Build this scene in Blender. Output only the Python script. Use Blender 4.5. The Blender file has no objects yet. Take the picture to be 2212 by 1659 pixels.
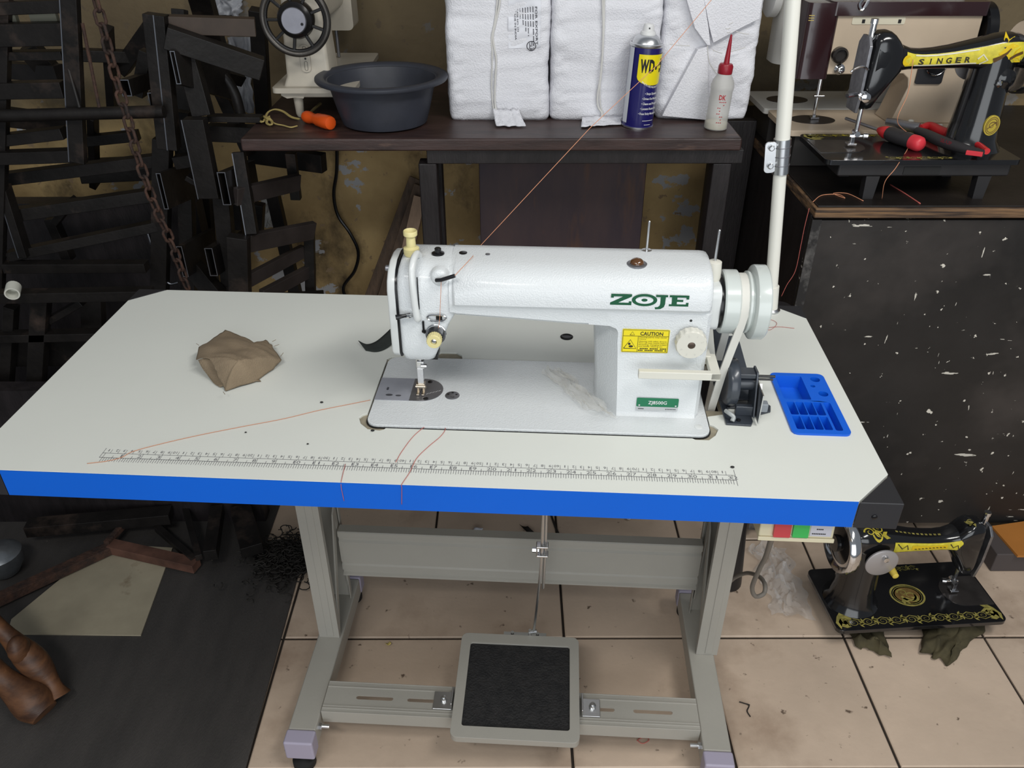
import bpy, bmesh, math, random
from mathutils import Vector, Matrix, noise
from mathutils.geometry import tessellate_polygon
random.seed(11)
S = bpy.context.scene
COL = S.collection
PI = math.pi

# ------------------------------------------------------------------ camera
cam_d = bpy.data.cameras.new('camera'); cam = bpy.data.objects.new('camera', cam_d); COL.objects.link(cam)
CAM = Vector((0, 0, 1.4136)); PITCH = math.radians(57.4167); YAW = math.radians(-0.166); FPX = 1763.3
cam.location = CAM; cam.rotation_euler = (PITCH, 0, YAW)
cam_d.sensor_width = 36; cam_d.lens = FPX / 2212 * 36; cam_d.clip_start = .02
S.camera = cam

# ------------------------------------------------------------------ world, lamps, exposure
w = bpy.data.worlds.new('world'); S.world = w; w.use_nodes = True
bg = w.node_tree.nodes['Background']; bg.inputs[0].default_value = (.82, .90, 1.0, 1); bg.inputs[1].default_value = .19
def area(name, loc, target, sx, sy, power, col):
    d = bpy.data.lights.new(name, 'AREA'); d.shape = 'RECTANGLE'; d.size = sx; d.size_y = sy; d.energy = power; d.color = col
    o = bpy.data.objects.new(name, d); COL.objects.link(o); o.location = loc
    o.rotation_euler = (Vector(target) - Vector(loc)).to_track_quat('-Z', 'Y').to_euler()
    return o
area('ceiling_tube_lamp', (1.0, .25, 2.5), (.35, .9, 0), 1.2, .30, 23, (1, .985, .95))
area('overhead_fill_light', (-.7, -.6, 2.6), (0, .9, .4), 1.2, .30, 17, (1, .985, .95))  # added weak overhead fill from the front left, not a known lamp
area('shop_front_daylight', (.35, -1.7, 1.15), (.1, 1.2, .75), 2.6, 1.9, 38, (.93, .97, 1))      # open shop front behind the viewer
vs = S.view_settings; vs.view_transform = 'Standard'; vs.look = 'None'; vs.gamma = 1; vs.use_curve_mapping = False; vs.exposure = 0.12

# ------------------------------------------------------------------ frames: room frame is world; the table stands turned by -3.43 degrees
PHI = math.radians(-3.4302)
TT = Matrix.Translation((-.705, .824, 0)) @ Matrix.Rotation(PHI, 4, 'Z')
ID = Matrix.Identity(4)
RC = Matrix.Rotation(YAW, 3, 'Z') @ Matrix.Rotation(PITCH, 3, 'X')
def ray(u, v): return RC @ Vector(((u - 1106) / FPX, -(v - 829.5) / FPX, -1))
def aZ(u, v, z): d = ray(u, v); return CAM + d * ((z - CAM.z) / d.z)      # where a sight line meets a level surface of the room
def aY(u, v, y): d = ray(u, v); return CAM + d * (y / d.y)                # where it meets an upright plane parallel to the back wall

# ------------------------------------------------------------------ materials
MATS = {}
def mat(name, col, rough=.5, metal=0., var=0., scale=8., col2=None, bump=0., bscale=120., stretch=(1, 1, 1), lo=.35, hi=.65, coat=0., spec=.5, trans=0., alpha=1., rnd=0., ior=1.45):
    if name in MATS: return MATS[name]
    m = bpy.data.materials.new(name); m.use_nodes = True; nt = m.node_tree; N = nt.nodes; L = nt.links
    b = N['Principled BSDF']; b.inputs['Roughness'].default_value = rough; b.inputs['Metallic'].default_value = metal
    b.inputs['Base Color'].default_value = (*col, 1); b.inputs['Coat Weight'].default_value = coat; b.inputs['Coat Roughness'].default_value = .1
    b.inputs['Specular IOR Level'].default_value = spec; b.inputs['Transmission Weight'].default_value = trans; b.inputs['Alpha'].default_value = alpha
    b.inputs['IOR'].default_value = ior
    def vec(st):
        g = N.new('ShaderNodeNewGeometry'); mp = N.new('ShaderNodeMapping'); mp.inputs['Scale'].default_value = st
        L.new(g.outputs['Position'], mp.inputs['Vector']); return mp.outputs[0]
    if var or col2:
        n = N.new('ShaderNodeTexNoise'); n.inputs['Scale'].default_value = scale; n.inputs['Detail'].default_value = 6; n.inputs['Roughness'].default_value = .6
        L.new(vec(stretch), n.inputs['Vector'])
        r = N.new('ShaderNodeValToRGB'); r.color_ramp.elements[0].position = lo; r.color_ramp.elements[1].position = hi
        c2 = col2 if col2 else tuple(c * (1 - var) for c in col)
        r.color_ramp.elements[0].color = (*c2, 1); r.color_ramp.elements[1].color = (*col, 1)
        L.new(n.outputs['Fac'], r.inputs[0]); out = r.outputs[0]
        if rnd:
            oi = N.new('ShaderNodeObjectInfo'); hs = N.new('ShaderNodeHueSaturation'); mr = N.new('ShaderNodeMapRange')
            mr.inputs[3].default_value = 1 - rnd; mr.inputs[4].default_value = 1 + rnd
            L.new(oi.outputs['Random'], mr.inputs[0]); L.new(mr.outputs[0], hs.inputs['Value']); L.new(out, hs.inputs['Color']); out = hs.outputs[0]
        L.new(out, b.inputs['Base Color'])
    if bump:
        n2 = N.new('ShaderNodeTexNoise'); n2.inputs['Scale'].default_value = bscale; n2.inputs['Detail'].default_value = 3
        L.new(vec(stretch), n2.inputs['Vector'])
        bp = N.new('ShaderNodeBump'); bp.inputs['Strength'].default_value = bump; bp.inputs['Distance'].default_value = .004
        L.new(n2.outputs['Fac'], bp.inputs['Height']); L.new(bp.outputs[0], b.inputs['Normal'])
    MATS[name] = m; return m
def layer(m, col, scale, lo, hi, stretch=(1, 1, 1), detail=5, rough_n=.6, offset=(0, 0, 0), zlim=None):
    """Adds stains, chips or peeled patches with a shape of their own on top of a material's colour."""
    nt = m.node_tree; N = nt.nodes; L = nt.links; b = N['Principled BSDF']
    g = N.new('ShaderNodeNewGeometry'); mp = N.new('ShaderNodeMapping'); mp.inputs['Scale'].default_value = stretch; mp.inputs['Location'].default_value = offset
    L.new(g.outputs['Position'], mp.inputs[0]); n = N.new('ShaderNodeTexNoise'); n.inputs['Scale'].default_value = scale; n.inputs['Detail'].default_value = detail; n.inputs['Roughness'].default_value = rough_n
    L.new(mp.outputs[0], n.inputs['Vector']); r = N.new('ShaderNodeMapRange'); r.inputs[1].default_value = lo; r.inputs[2].default_value = hi
    L.new(n.outputs['Fac'], r.inputs[0]); mx = N.new('ShaderNodeMix'); mx.data_type = 'RGBA'; mx.inputs[7].default_value = (*col, 1)
    L.new(r.outputs[0], mx.inputs[0])
    inp = b.inputs['Base Color']
    if inp.is_linked: L.new(inp.links[0].from_socket, mx.inputs[6])
    else: mx.inputs[6].default_value = inp.default_value
    L.new(mx.outputs[2], inp); return m

# ------------------------------------------------------------------ mesh building
WORLD = {}
class MB:
    def __init__(s): s.v = []; s.f = []
    def add(s, vs, fs, M=None):
        o = len(s.v)
        s.v += [tuple(M @ Vector(p)) for p in vs] if M else [tuple(p) for p in vs]
        s.f += [tuple(i + o for i in f) for f in fs]; return s
    def box(s, c, d, R=None):
        x, y, z = d[0] / 2, d[1] / 2, d[2] / 2
        vs = [Vector(p) for p in ((-x, -y, -z), (x, -y, -z), (x, y, -z), (-x, y, -z), (-x, -y, z), (x, -y, z), (x, y, z), (-x, y, z))]
        if R is not None: vs = [R @ p for p in vs]
        c = Vector(c)
        return s.add([p + c for p in vs], [(3, 2, 1, 0), (4, 5, 6, 7), (0, 1, 5, 4), (1, 2, 6, 5), (2, 3, 7, 6), (3, 0, 4, 7)])
    def box2(s, a, b): return s.box([(a[i] + b[i]) / 2 for i in range(3)], [abs(b[i] - a[i]) for i in range(3)])
    def bar(s, a, b, wd, ht, up=(0, 0, 1)):
        a = Vector(a); b = Vector(b); d = (b - a); l = d.length; x = d.normalized(); u = Vector(up); y = u.cross(x)
        if y.length < 1e-4: y = Vector((1, 0, 0)).cross(x)
        y.normalize(); z = x.cross(y); R = Matrix((x, y, z)).transposed()
        return s.box((a + b) / 2, (l, wd, ht), R)
    def loft(s, rings, caps=True, closed=False):
        n = len(rings[0]); o = len(s.v)
        for r in rings: s.v += [tuple(p) for p in r]
        m = len(rings)
        for i in range(m if closed else m - 1):
            a = o + i * n; b = o + ((i + 1) % m) * n
            for k in range(n): s.f.append((a + k, a + (k + 1) % n, b + (k + 1) % n, b + k))
        if caps and not closed:
            s.f.append(tuple(o + k for k in reversed(range(n)))); s.f.append(tuple(o + (m - 1) * n + k for k in range(n)))
        return s
    def tube(s, pts, r, n=8, closed=False, caps=True):
        P = [Vector(p) for p in pts]; m = len(P); rs = r if isinstance(r, (list, tuple)) else [r] * m
        rings = []; up = None
        for i in range(m):
            if closed: t = P[(i + 1) % m] - P[i - 1]
            else: t = P[min(i + 1, m - 1)] - P[max(i - 1, 0)]
            t.normalize()
            if up is None:
                up = Vector((0, 0, 1)) if abs(t.z) < .9 else Vector((1, 0, 0))
            y = up - t * up.dot(t)
            if y.length < 1e-6: y = t.orthogonal()
            y.normalize(); x = y.cross(t); up = y
            rings.append([P[i] + (x * math.cos(k * 2 * PI / n) + y * math.sin(k * 2 * PI / n)) * rs[i] for k in range(n)])
        return s.loft(rings, caps, closed)
    def cyl(s, a, b, r0, r1=None, n=20): return s.tube([a, b], [r0, r0 if r1 is None else r1], n)
    def lathe(s, prof, c=(0, 0, 0), axis='z', n=28, caps=True):
        """prof: list of (radius, height along the axis)"""
        rings = []
        for r, h in prof:
            ring = []
            for k in range(n):
                a = 2 * PI * k / n; p, q = r * math.cos(a), r * math.sin(a)
                ring.append(Vector(c) + Vector({'z': (p, q, h), 'x': (h, p, q), 'y': (q, h, p)}[axis]))
            rings.append(ring)
        return s.loft(rings, caps)
    def prism(s, poly, a, b, M=None, holes=()):
        """poly in the xy plane, extruded from z=a to z=b, then moved by M"""
        loops = [list(poly)] + [list(h) for h in holes]
        flat = [p for l in loops for p in l]; n = len(flat)
        tri = tessellate_polygon([[Vector((p[0], p[1], 0)) for p in l] for l in loops])
        vs = [(p[0], p[1], a) for p in flat] + [(p[0], p[1], b) for p in flat]; fs = []
        for t in tri:
            A, B, Cc = [Vector(flat[i]) for i in t]
            cr = (B[0] - A[0]) * (Cc[1] - A[1]) - (B[1] - A[1]) * (Cc[0] - A[0])
            t = t if cr > 0 else tuple(reversed(t))
            fs.append(tuple(i + n for i in t)); fs.append(tuple(reversed(t)))
        o = 0
        for li, l in enumerate(loops):
            k = len(l); ar = sum(l[i][0] * l[(i + 1) % k][1] - l[(i + 1) % k][0] * l[i][1] for i in range(k))
            ccw = (ar > 0) == (li == 0)
            for i in range(k):
                i0, i1 = o + i, o + (i + 1) % k
                fs.append((i0, i1, i1 + n, i0 + n) if ccw else (i1, i0, i0 + n, i1 + n))
            o += k
        return s.add(vs, fs, M)
    def grid(s, fn, nu, nv):
        o = len(s.v)
        for j in range(nv + 1):
            for i in range(nu + 1): s.v.append(tuple(fn(i / nu, j / nv)))
        for j in range(nv):
            for i in range(nu):
                a = o + j * (nu + 1) + i; s.f.append((a, a + 1, a + nu + 2, a + nu + 1))
        return s
    def ball(s, c, r, n=14, m=8, sc=(1, 1, 1)):
        rings = []
        for j in range(m + 1):
            th = PI * j / m; rr = max(math.sin(th), 1e-3)
            rings.append([Vector(c) + Vector((r * sc[0] * rr * math.cos(2 * PI * k / n), r * sc[1] * rr * math.sin(2 * PI * k / n), -r * sc[2] * math.cos(th))) for k in range(n)])
        return s.loft(rings)
    def build(s, name, m, parent=None, frame=ID, label=None, cat=None, group=None, kind=None, smooth=True, bevel=0., seg=2, ang=35, solid=0., sub=0):
        me = bpy.data.meshes.new(name)
        V = s.v
        if parent is None and kind != 'structure':      # origin at the thing's base
            xs = [p[0] for p in V]; ys = [p[1] for p in V]; zs = [p[2] for p in V]
            o = Vector(((min(xs) + max(xs)) / 2, (min(ys) + max(ys)) / 2, min(zs)))
            V = [tuple(Vector(p) - o) for p in V]; fr = frame @ Matrix.Translation(o)
        else: fr = frame
        me.from_pydata(V, [], s.f); me.update()
        bm_ = bmesh.new(); bm_.from_mesh(me); bmesh.ops.recalc_face_normals(bm_, faces=bm_.faces); bm_.to_mesh(me); bm_.free()
        if smooth:
            me.shade_smooth(); me.set_sharp_from_angle(angle=math.radians(ang))
        ob = bpy.data.objects.new(name, me); COL.objects.link(ob); me.materials.append(m)
        if parent is None: ob.matrix_basis = fr
        else:
            ob.parent = parent; ob.matrix_parent_inverse = WORLD[parent.name].inverted() @ fr
        WORLD[ob.name] = fr
        if solid:
            md = ob.modifiers.new('thickness', 'SOLIDIFY'); md.thickness = solid; md.offset = 0
        if sub:
            md = ob.modifiers.new('smooth', 'SUBSURF'); md.levels = sub; md.render_levels = sub
        if bevel:
            md = ob.modifiers.new('bevel', 'BEVEL'); md.width = bevel; md.segments = seg; md.limit_method = 'ANGLE'; md.angle_limit = math.radians(30); md.harden_normals = True
        tag(ob, label, cat, group, kind); return ob
def tag(o, label=None, cat=None, group=None, kind=None):
    if label: o['label'] = label
    if cat: o['category'] = cat
    if group: o['group'] = group
    if kind: o['kind'] = kind
    return o
def thing(name, label, cat, loc, frame=ID, group=None):
    o = bpy.data.objects.new(name, None); COL.objects.link(o); o.empty_display_size = .05
    M = frame @ Matrix.Translation(loc); o.matrix_basis = M; WORLD[o.name] = M
    return tag(o, label, cat, group)
def copy_tree(src, M, parent=None):
    """a copy of a thing moved by the world matrix M, with copies of its parts and sub-parts"""
    c = src.copy(); COL.objects.link(c)
    if parent is None: c.matrix_basis = M @ src.matrix_basis; WORLD[c.name] = c.matrix_basis.copy()
    else: c.parent = parent; WORLD[c.name] = WORLD[src.name]
    for ch in list(src.children): copy_tree(ch, M, c)
    return c
def rr(x0, y0, x1, y1, r, n=5):
    """rounded rectangle"""
    P = []
    for cx, cy, a0 in ((x1 - r, y0 + r, -PI / 2), (x1 - r, y1 - r, 0), (x0 + r, y1 - r, PI / 2), (x0 + r, y0 + r, PI)):
        for k in range(n + 1):
            a = a0 + k / n * PI / 2; P.append((cx + r * math.cos(a), cy + r * math.sin(a)))
    return P
def circ(cx, cy, r, n=20, ry=None): return [(cx + r * math.cos(2 * PI * k / n), cy + (ry or r) * math.sin(2 * PI * k / n)) for k in range(n)]
def bez(pts, n=10):
    """smooth curve through points (Catmull-Rom)"""
    P = [Vector(p) for p in pts]; P = [P[0] * 2 - P[1]] + P + [P[-1] * 2 - P[-2]]; out = []
    for i in range(1, len(P) - 2):
        a, b, c, d = P[i - 1:i + 3]
        for k in range(n):
            t = k / n; out.append(.5 * ((2 * b) + (c - a) * t + (2 * a - 5 * b + 4 * c - d) * t * t + (3 * b - a - 3 * c + d) * t ** 3))
    out.append(P[-2]); return out
def basis(o, x, y):
    """matrix taking (x,y,z) to o + x*X + y*Y + z*(X x Y)"""
    x = Vector(x).normalized(); y = Vector(y); y = (y - x * y.dot(x)).normalized(); z = x.cross(y)
    M = Matrix((x, y, z)).transposed().to_4x4(); M.translation = Vector(o); return M
GLYPH = {}
def text2d(t, size, bold=0.):
    """outline of a line of lettering as flat triangles, left-aligned at the origin; returns verts, faces, width"""
    key = (t, bold)
    if key not in GLYPH:
        cu = bpy.data.curves.new('lettering', 'FONT'); cu.body = t; cu.size = 1; cu.resolution_u = 2; cu.offset = bold
        ob = bpy.data.objects.new('lettering', cu); me = bpy.data.meshes.new_from_object(ob)
        GLYPH[key] = ([tuple(v.co) for v in me.vertices], [tuple(p.vertices) for p in me.polygons])
        bpy.data.objects.remove(ob); bpy.data.curves.remove(cu); bpy.data.meshes.remove(me)
    vs, fs = GLYPH[key]; wd = max([v[0] for v in vs] + [0])
    return [(v[0] * size, v[1] * size, 0) for v in vs], fs, wd * size
def write(mb, t, M, size, width=None, bold=0., centre=False, warp=None):
    vs, fs, wd = text2d(t, size, bold)
    k = (width / wd) if width and wd else 1
    o = -wd * k / 2 if centre else 0
    vs = [Vector((v[0] * k + o, v[1], 0)) for v in vs]
    if warp: vs = [warp(v) for v in vs]
    mb.add(vs, fs, M); return mb
def ribbon(mb, pts, wd, z=0., M=None):
    """flat printed stroke along 2-D points, width may vary"""
    P = [Vector((p[0], p[1])) for p in pts]; n = len(P); L = []; R_ = []
    for i in range(n):
        t = P[min(i + 1, n - 1)] - P[max(i - 1, 0)]
        if t.length < 1e-9: t = Vector((1, 0))
        t.normalize(); nn = Vector((-t.y, t.x)); w_ = wd(i / (n - 1)) if callable(wd) else wd
        L.append(P[i] + nn * w_ / 2); R_.append(P[i] - nn * w_ / 2)
    vs = [(p.x, p.y, z) for p in L] + [(p.x, p.y, z) for p in R_]
    mb.add(vs, [(n + i, n + i + 1, i + 1, i) for i in range(n - 1)], M)

# ------------------------------------------------------------------ palette
tile_m = mat('beige_floor_tile', (.60, .47, .36), .42, var=.18, scale=5, bump=.12, bscale=60, rnd=.05, lo=.3, hi=.7)
layer(tile_m, (.30, .21, .15), 3.2, .53, .74, detail=8)
layer(tile_m, (.13, .09, .065), 38, .665, .73, detail=3)
grout_m = mat('dark_grout', (.025, .018, .013), .9)
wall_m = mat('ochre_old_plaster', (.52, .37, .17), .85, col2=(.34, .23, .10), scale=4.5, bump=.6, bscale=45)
layer(wall_m, (.030, .022, .016), 2.6, .54, .68, (1.2, 1, .8), 7, .65, (3, 0, 1))
layer(wall_m, (.42, .42, .43), 9.5, .615, .63, (1, 1, 1.2), 7, .6, (1.3, 0, 4.4))
layer(wall_m, (.30, .21, .12), 34, .64, .67, (1, 1, 1), 4, .6, (7, 0, 2))
def upper_tone(m, col, z0, z1):
    """darker, greyer colour on the upper part of the wall above a ragged line"""
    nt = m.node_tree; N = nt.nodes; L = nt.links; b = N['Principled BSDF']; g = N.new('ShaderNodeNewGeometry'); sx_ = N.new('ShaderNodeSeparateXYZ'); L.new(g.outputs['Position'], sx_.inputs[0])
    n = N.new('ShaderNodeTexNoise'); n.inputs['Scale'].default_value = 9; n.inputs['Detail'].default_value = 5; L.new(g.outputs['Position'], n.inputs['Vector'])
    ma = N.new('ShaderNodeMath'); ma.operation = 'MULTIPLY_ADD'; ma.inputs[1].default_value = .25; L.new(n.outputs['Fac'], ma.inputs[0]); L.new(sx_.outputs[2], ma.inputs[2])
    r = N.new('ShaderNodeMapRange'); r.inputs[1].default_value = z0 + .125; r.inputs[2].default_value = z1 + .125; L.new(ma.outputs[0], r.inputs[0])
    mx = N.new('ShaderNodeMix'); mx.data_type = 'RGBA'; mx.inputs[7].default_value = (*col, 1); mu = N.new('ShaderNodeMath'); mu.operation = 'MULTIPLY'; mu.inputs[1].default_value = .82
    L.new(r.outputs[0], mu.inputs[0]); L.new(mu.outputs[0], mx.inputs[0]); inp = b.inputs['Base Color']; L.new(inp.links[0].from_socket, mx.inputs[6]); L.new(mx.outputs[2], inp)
upper_tone(wall_m, (.10, .080, .052), .80, .90)  # wall colour darker and greyer above, brighter ochre below
black_steel = mat('black_painted_steel', (.014, .012, .011), .45, spec=.3, var=.5, scale=14, bump=.15, bscale=80)
layer(black_steel, (.05, .035, .028), 9, .58, .74)
worn_edge = mat('bare_steel_edge', (.30, .31, .34), .35, 1.)
rust_m = mat('rusty_iron', (.075, .035, .022), .8, col2=(.02, .013, .011), scale=40, bump=.5, bscale=150)
brown_wood = mat('dark_brown_varnished_wood', (.055, .030, .026), .42, var=.55, scale=7, stretch=(1, 6, 6), bump=.12, bscale=60)
layer(brown_wood, (.12, .07, .05), 5, .62, .72, (1, 4, 4))
dark_wood = mat('black_stained_wood', (.020, .016, .017), .5, var=.5, scale=9, stretch=(5, 5, 1), bump=.2, bscale=60)
board_m = mat('purple_brown_board', (.075, .046, .047), .48, col2=(.042, .029, .040), scale=5, stretch=(2, 2, .6), bump=.1, bscale=30)
layer(board_m, (.11, .055, .035), 6, .58, .70, (2.5, 2, .5))
ply_m = mat('worn_plywood_edge', (.22, .125, .06), .75, col2=(.035, .022, .016), scale=24, stretch=(.25, 1, 7), bump=.4, bscale=60, lo=.40, hi=.62)
cab_m = mat('scuffed_black_paint', (.022, .020, .019), .42, var=.35, scale=5, bump=.12, bscale=50)
layer(cab_m, (.055, .047, .043), 2.2, .52, .75)
layer(cab_m, (.66, .62, .54), 42, .664, .676, (1, 1, 1), 4, .55, (0, 0, 2.2))
layer(cab_m, (.60, .57, .50), 22, .682, .692, (.5, 1, 3.0), 4, .55, (4, 0, 1.3))
layer(cab_m, (.58, .55, .48), 22, .690, .700, (2.6, 1, .5), 4, .55, (9, 0, 5))
top_m = mat('cream_laminate', (.70, .715, .665), .42, var=.03, scale=3, bump=.03, bscale=400)
blue_m = mat('blue_edge_band', (.000, .115, .62), .38, var=.06, scale=3)
blue_tray_m = mat('blue_plastic', (.005, .115, .66), .35)
corner_m = mat('black_plastic', (.022, .022, .025), .45)
gap_m = mat('raw_board_edge', (.34, .30, .22), .8, var=.3, scale=60)
frame_m = mat('grey_beige_enamel', (.36, .345, .305), .38, var=.07, scale=5, bump=.05, bscale=200)
cap_m = mat('lilac_grey_plastic', (.36, .33, .42), .5)
rubber_m = mat('black_rubber', (.010, .010, .010), .7)
tread_m = mat('black_ribbed_rubber', (.010, .010, .011), .75, bump=.7, bscale=260, col2=(.022, .021, .021), scale=60)
zinc = mat('zinc_plated_steel', (.62, .63, .64), .28, 1.)
chrome = mat('chrome', (.75, .75, .76), .12, 1.)
dull_steel = mat('dull_steel', (.30, .30, .32), .4, .85, var=.15, scale=20)
print_m = mat('grey_print', (.16, .16, .17), .6)
mat_m = mat('dark_grey_floor_mat', (.060, .054, .050), .62, col2=(.036, .033, .031), scale=4, stretch=(2.2, .6, 1), bump=.25, bscale=240)
layer(mat_m, (.16, .15, .13), 60, .73, .76)
cream_board_m = mat('cream_hardboard', (.40, .35, .25), .6, var=.18, scale=9)
layer(cream_board_m, (.16, .11, .06), 7, .62, .72)
wood_leg_m = mat('brown_carved_wood', (.15, .065, .028), .5, col2=(.05, .022, .012), scale=16, stretch=(1, 1, 3), bump=.2, bscale=50)
white_m = mat('white_machine_enamel', (.67, .695, .705), .26, bump=.28, bscale=520, coat=.25)
white_smooth = mat('white_smooth_enamel', (.68, .70, .69), .28, coat=.2)
wheel_m = mat('pale_grey_enamel', (.56, .60, .575), .25, coat=.4)
cream_plastic = mat('cream_plastic', (.66, .645, .57), .4)
yellow_cream = mat('yellowed_plastic', (.70, .62, .30), .42)
black_m = mat('black_gloss', (.006, .006, .007), .25)
green_m = mat('dark_green_print', (.004, .085, .035), .45)
yellow_m = mat('yellow_sticker', (.80, .66, .015), .45)
ink_m = mat('black_ink', (.012, .012, .012), .6)
plate_m = mat('grey_steel_plate', (.31, .32, .36), .45, .0, var=.12, scale=30)
amber_m = mat('brown_sight_glass', (.10, .04, .012), .1, coat=1)
slate_m = mat('slate_grey_enamel', (.036, .043, .055), .32, coat=.3)
belt_m = mat('white_belt', (.62, .61, .56), .6)
japan_m = mat('black_japanned_iron', (.007, .007, .008), .16, coat=.6)
gold_m = mat('gold_transfer', (.62, .50, .05), .45, var=.45, scale=70)
gold_old = mat('old_gold_transfer', (.36, .31, .08), .5, var=.5, scale=60)
gold_brown = mat('brown_gold_transfer', (.20, .12, .035), .5, var=.4, scale=60)
beige_m = mat('beige_machine_enamel', (.62, .50, .37), .4, var=.12, scale=6)
maroon_m = mat('dark_maroon_enamel', (.028, .010, .012), .22, coat=.5)
cream_iron = mat('aged_cream_enamel', (.56, .51, .42), .38, var=.2, scale=8)
oldwhite_m = mat('old_white_enamel', (.62, .61, .57), .35, var=.08, scale=5)
sack_m = mat('white_woven_sack', (.80, .80, .84), .5, var=.06, scale=10, bump=.5, bscale=330)
tape_m = mat('white_sack_cord', (.66, .65, .62), .7)
basin_m = mat('grey_blue_plastic', (.040, .044, .058), .48, var=.2, scale=18, bump=.05, bscale=100)
orange_m = mat('orange_plastic', (.78, .10, .012), .3)
cord_m = mat('yellow_cord', (.42, .33, .12), .7)
can_blue = mat('can_dark_blue', (.012, .010, .115), .28, coat=.3)
can_yellow = mat('can_yellow', (.86, .72, .01), .3)
white_ink = mat('white_ink', (.75, .75, .76), .5)
alu_m = mat('aluminium', (.66, .67, .68), .3, 1.)
red_m = mat('red_plastic', (.52, .02, .025), .35)
dark_red = mat('dark_red_plastic', (.30, .012, .025), .35)
grip_m = mat('dark_grey_grip', (.028, .026, .028), .55)
bottle_m = mat('milky_plastic', (.62, .61, .57), .35, alpha=.55)
oil_m = mat('yellowish_oil', (.55, .50, .30), .25)
cloth_m = mat('khaki_cloth', (.245, .185, .120), .9, var=.15, scale=20, bump=.4, bscale=600)
strip_m = mat('dark_grey_green_cloth', (.030, .036, .032), .9, var=.3, scale=80, stretch=(1, 5, 1), bump=.4, bscale=400)
thread_m = mat('orange_thread', (.62, .27, .15), .7)
red_thread = mat('red_thread', (.50, .12, .10), .7)
pole_m = mat('white_pole_paint', (.76, .75, .68), .35)
bag_m = mat('clear_plastic_film', (.78, .76, .70), .12, trans=.3, alpha=.36)
bag2_m = mat('clear_plastic_bag', (.8, .8, .8), .08, trans=.3, alpha=.32)
beige_box = mat('beige_switch_box', (.62, .56, .39), .45)
red_btn = mat('red_button', (.50, .055, .06), .4)
green_btn = mat('green_button', (.05, .42, .09), .4)
cable_m = mat('grey_cable', (.16, .145, .125), .5)
rag_m = mat('olive_rag', (.075, .062, .030), .9, var=.4, scale=30)
paper_m = mat('white_paper', (.62, .63, .68), .8)
orange_card = mat('orange_brown_board', (.46, .18, .035), .6, var=.15, scale=8)
wood_strip = mat('brown_timber_strip', (.12, .072, .042), .6, var=.5, scale=20, stretch=(3, 3, .5), bump=.2, bscale=50)
pale_wood = mat('pale_timber', (.40, .27, .18), .6, var=.25, scale=20, stretch=(3, 3, .5))
film_grey = mat('grey_plastic_sheet', (.34, .35, .38), .35, var=.4, scale=14, bump=.5, bscale=30)
leaf_m = mat('dark_scrap', (.02, .017, .014), .8)

# ------------------------------------------------------------------ setting: floor of tiles, back wall
TS = .3033; TX, TY = .116, 1.192
fl = MB().box((0, 1.6, -.03), (5.2, 4.4, .05)).build('floor', grout_m, kind='structure', smooth=False)
def tile_mesh(wd):
    mb = MB(); g = .0028; b = .0022
    def ring(i, z): return [(g + i, g + i, z), (wd - g - i, g + i, z), (wd - g - i, TS - g - i, z), (g + i, TS - g - i, z)]
    mb.loft([ring(0, -.006), ring(0, -.0015), ring(b, 0)]); return mb
first = {}
for j in range(-4, 5):
    i = -7
    while i < 7:
        wd = 2 if (j in (0, -1) and i in (-6, -4, -2)) else 1
        k = wd
        if k not in first:
            t = tile_mesh(TS * wd).build('tile', tile_m, parent=fl, smooth=False); first[k] = t
        else:
            t = first[k].copy(); COL.objects.link(t)
        t.location = (TX + i * TS, TY + j * TS, random.uniform(-.0008, 0))
        i += wd
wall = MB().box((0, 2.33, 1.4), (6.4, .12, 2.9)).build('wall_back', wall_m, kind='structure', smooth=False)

# ------------------------------------------------------------------ sewing table (table frame: x along the front edge, y to the back, z up from the floor)
W, D, HT, C = 1.1832, .5221, .76, .0534
table = thing('sewing_table', 'industrial sewing table with cream top, blue front edge and grey steel legs', 'table', (W / 2, D / 2, 0), TT)
def tb(mb, name, m, parent=table, **k): return mb.build(name, m, parent=parent, frame=TT, **k)
c2 = .046
outer = [(C, 0), (W - C, 0), (W, .056), (W, D - c2), (W - .05, D), (.052, D), (0, D - c2), (0, .056)]
x0, x1, y0, y1 = .4965, .9725, .1195, .3085
cut = [(.528, y0), (.945, y0), (.950, .116), (.966, .116), (.977, .128), (.983, .142), (.978, .150), (x1, .153),
       (x1, .172), (1.0, .180), (1.004, .23), (1.004, .335), (.992, .350), (x1, .350), (x1, y1),
       (.88, y1), (.877, .318), (.868, .324), (.845, .324), (.838, .318), (.836, y1),
       (.613, y1), (.611, .320), (.602, .328), (.578, .328), (.570, .320), (.568, y1), (.502, y1), (x0, .303),
       (x0, .153), (.491, .150), (.4865, .142), (.492, .128), (.505, .115), (.520, .113), (.526, .116)]
tb(MB().prism(outer, HT - .0398, HT, holes=[cut, [(1.0845, .1375), (1.158, .1375), (1.158, .2875), (1.0845, .2875)]]), 'tabletop', top_m, bevel=.0008, seg=1)
inner = [(p[0] - .001 if p[0] < .7 else p[0] + .001, p[1]) for p in cut]
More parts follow.
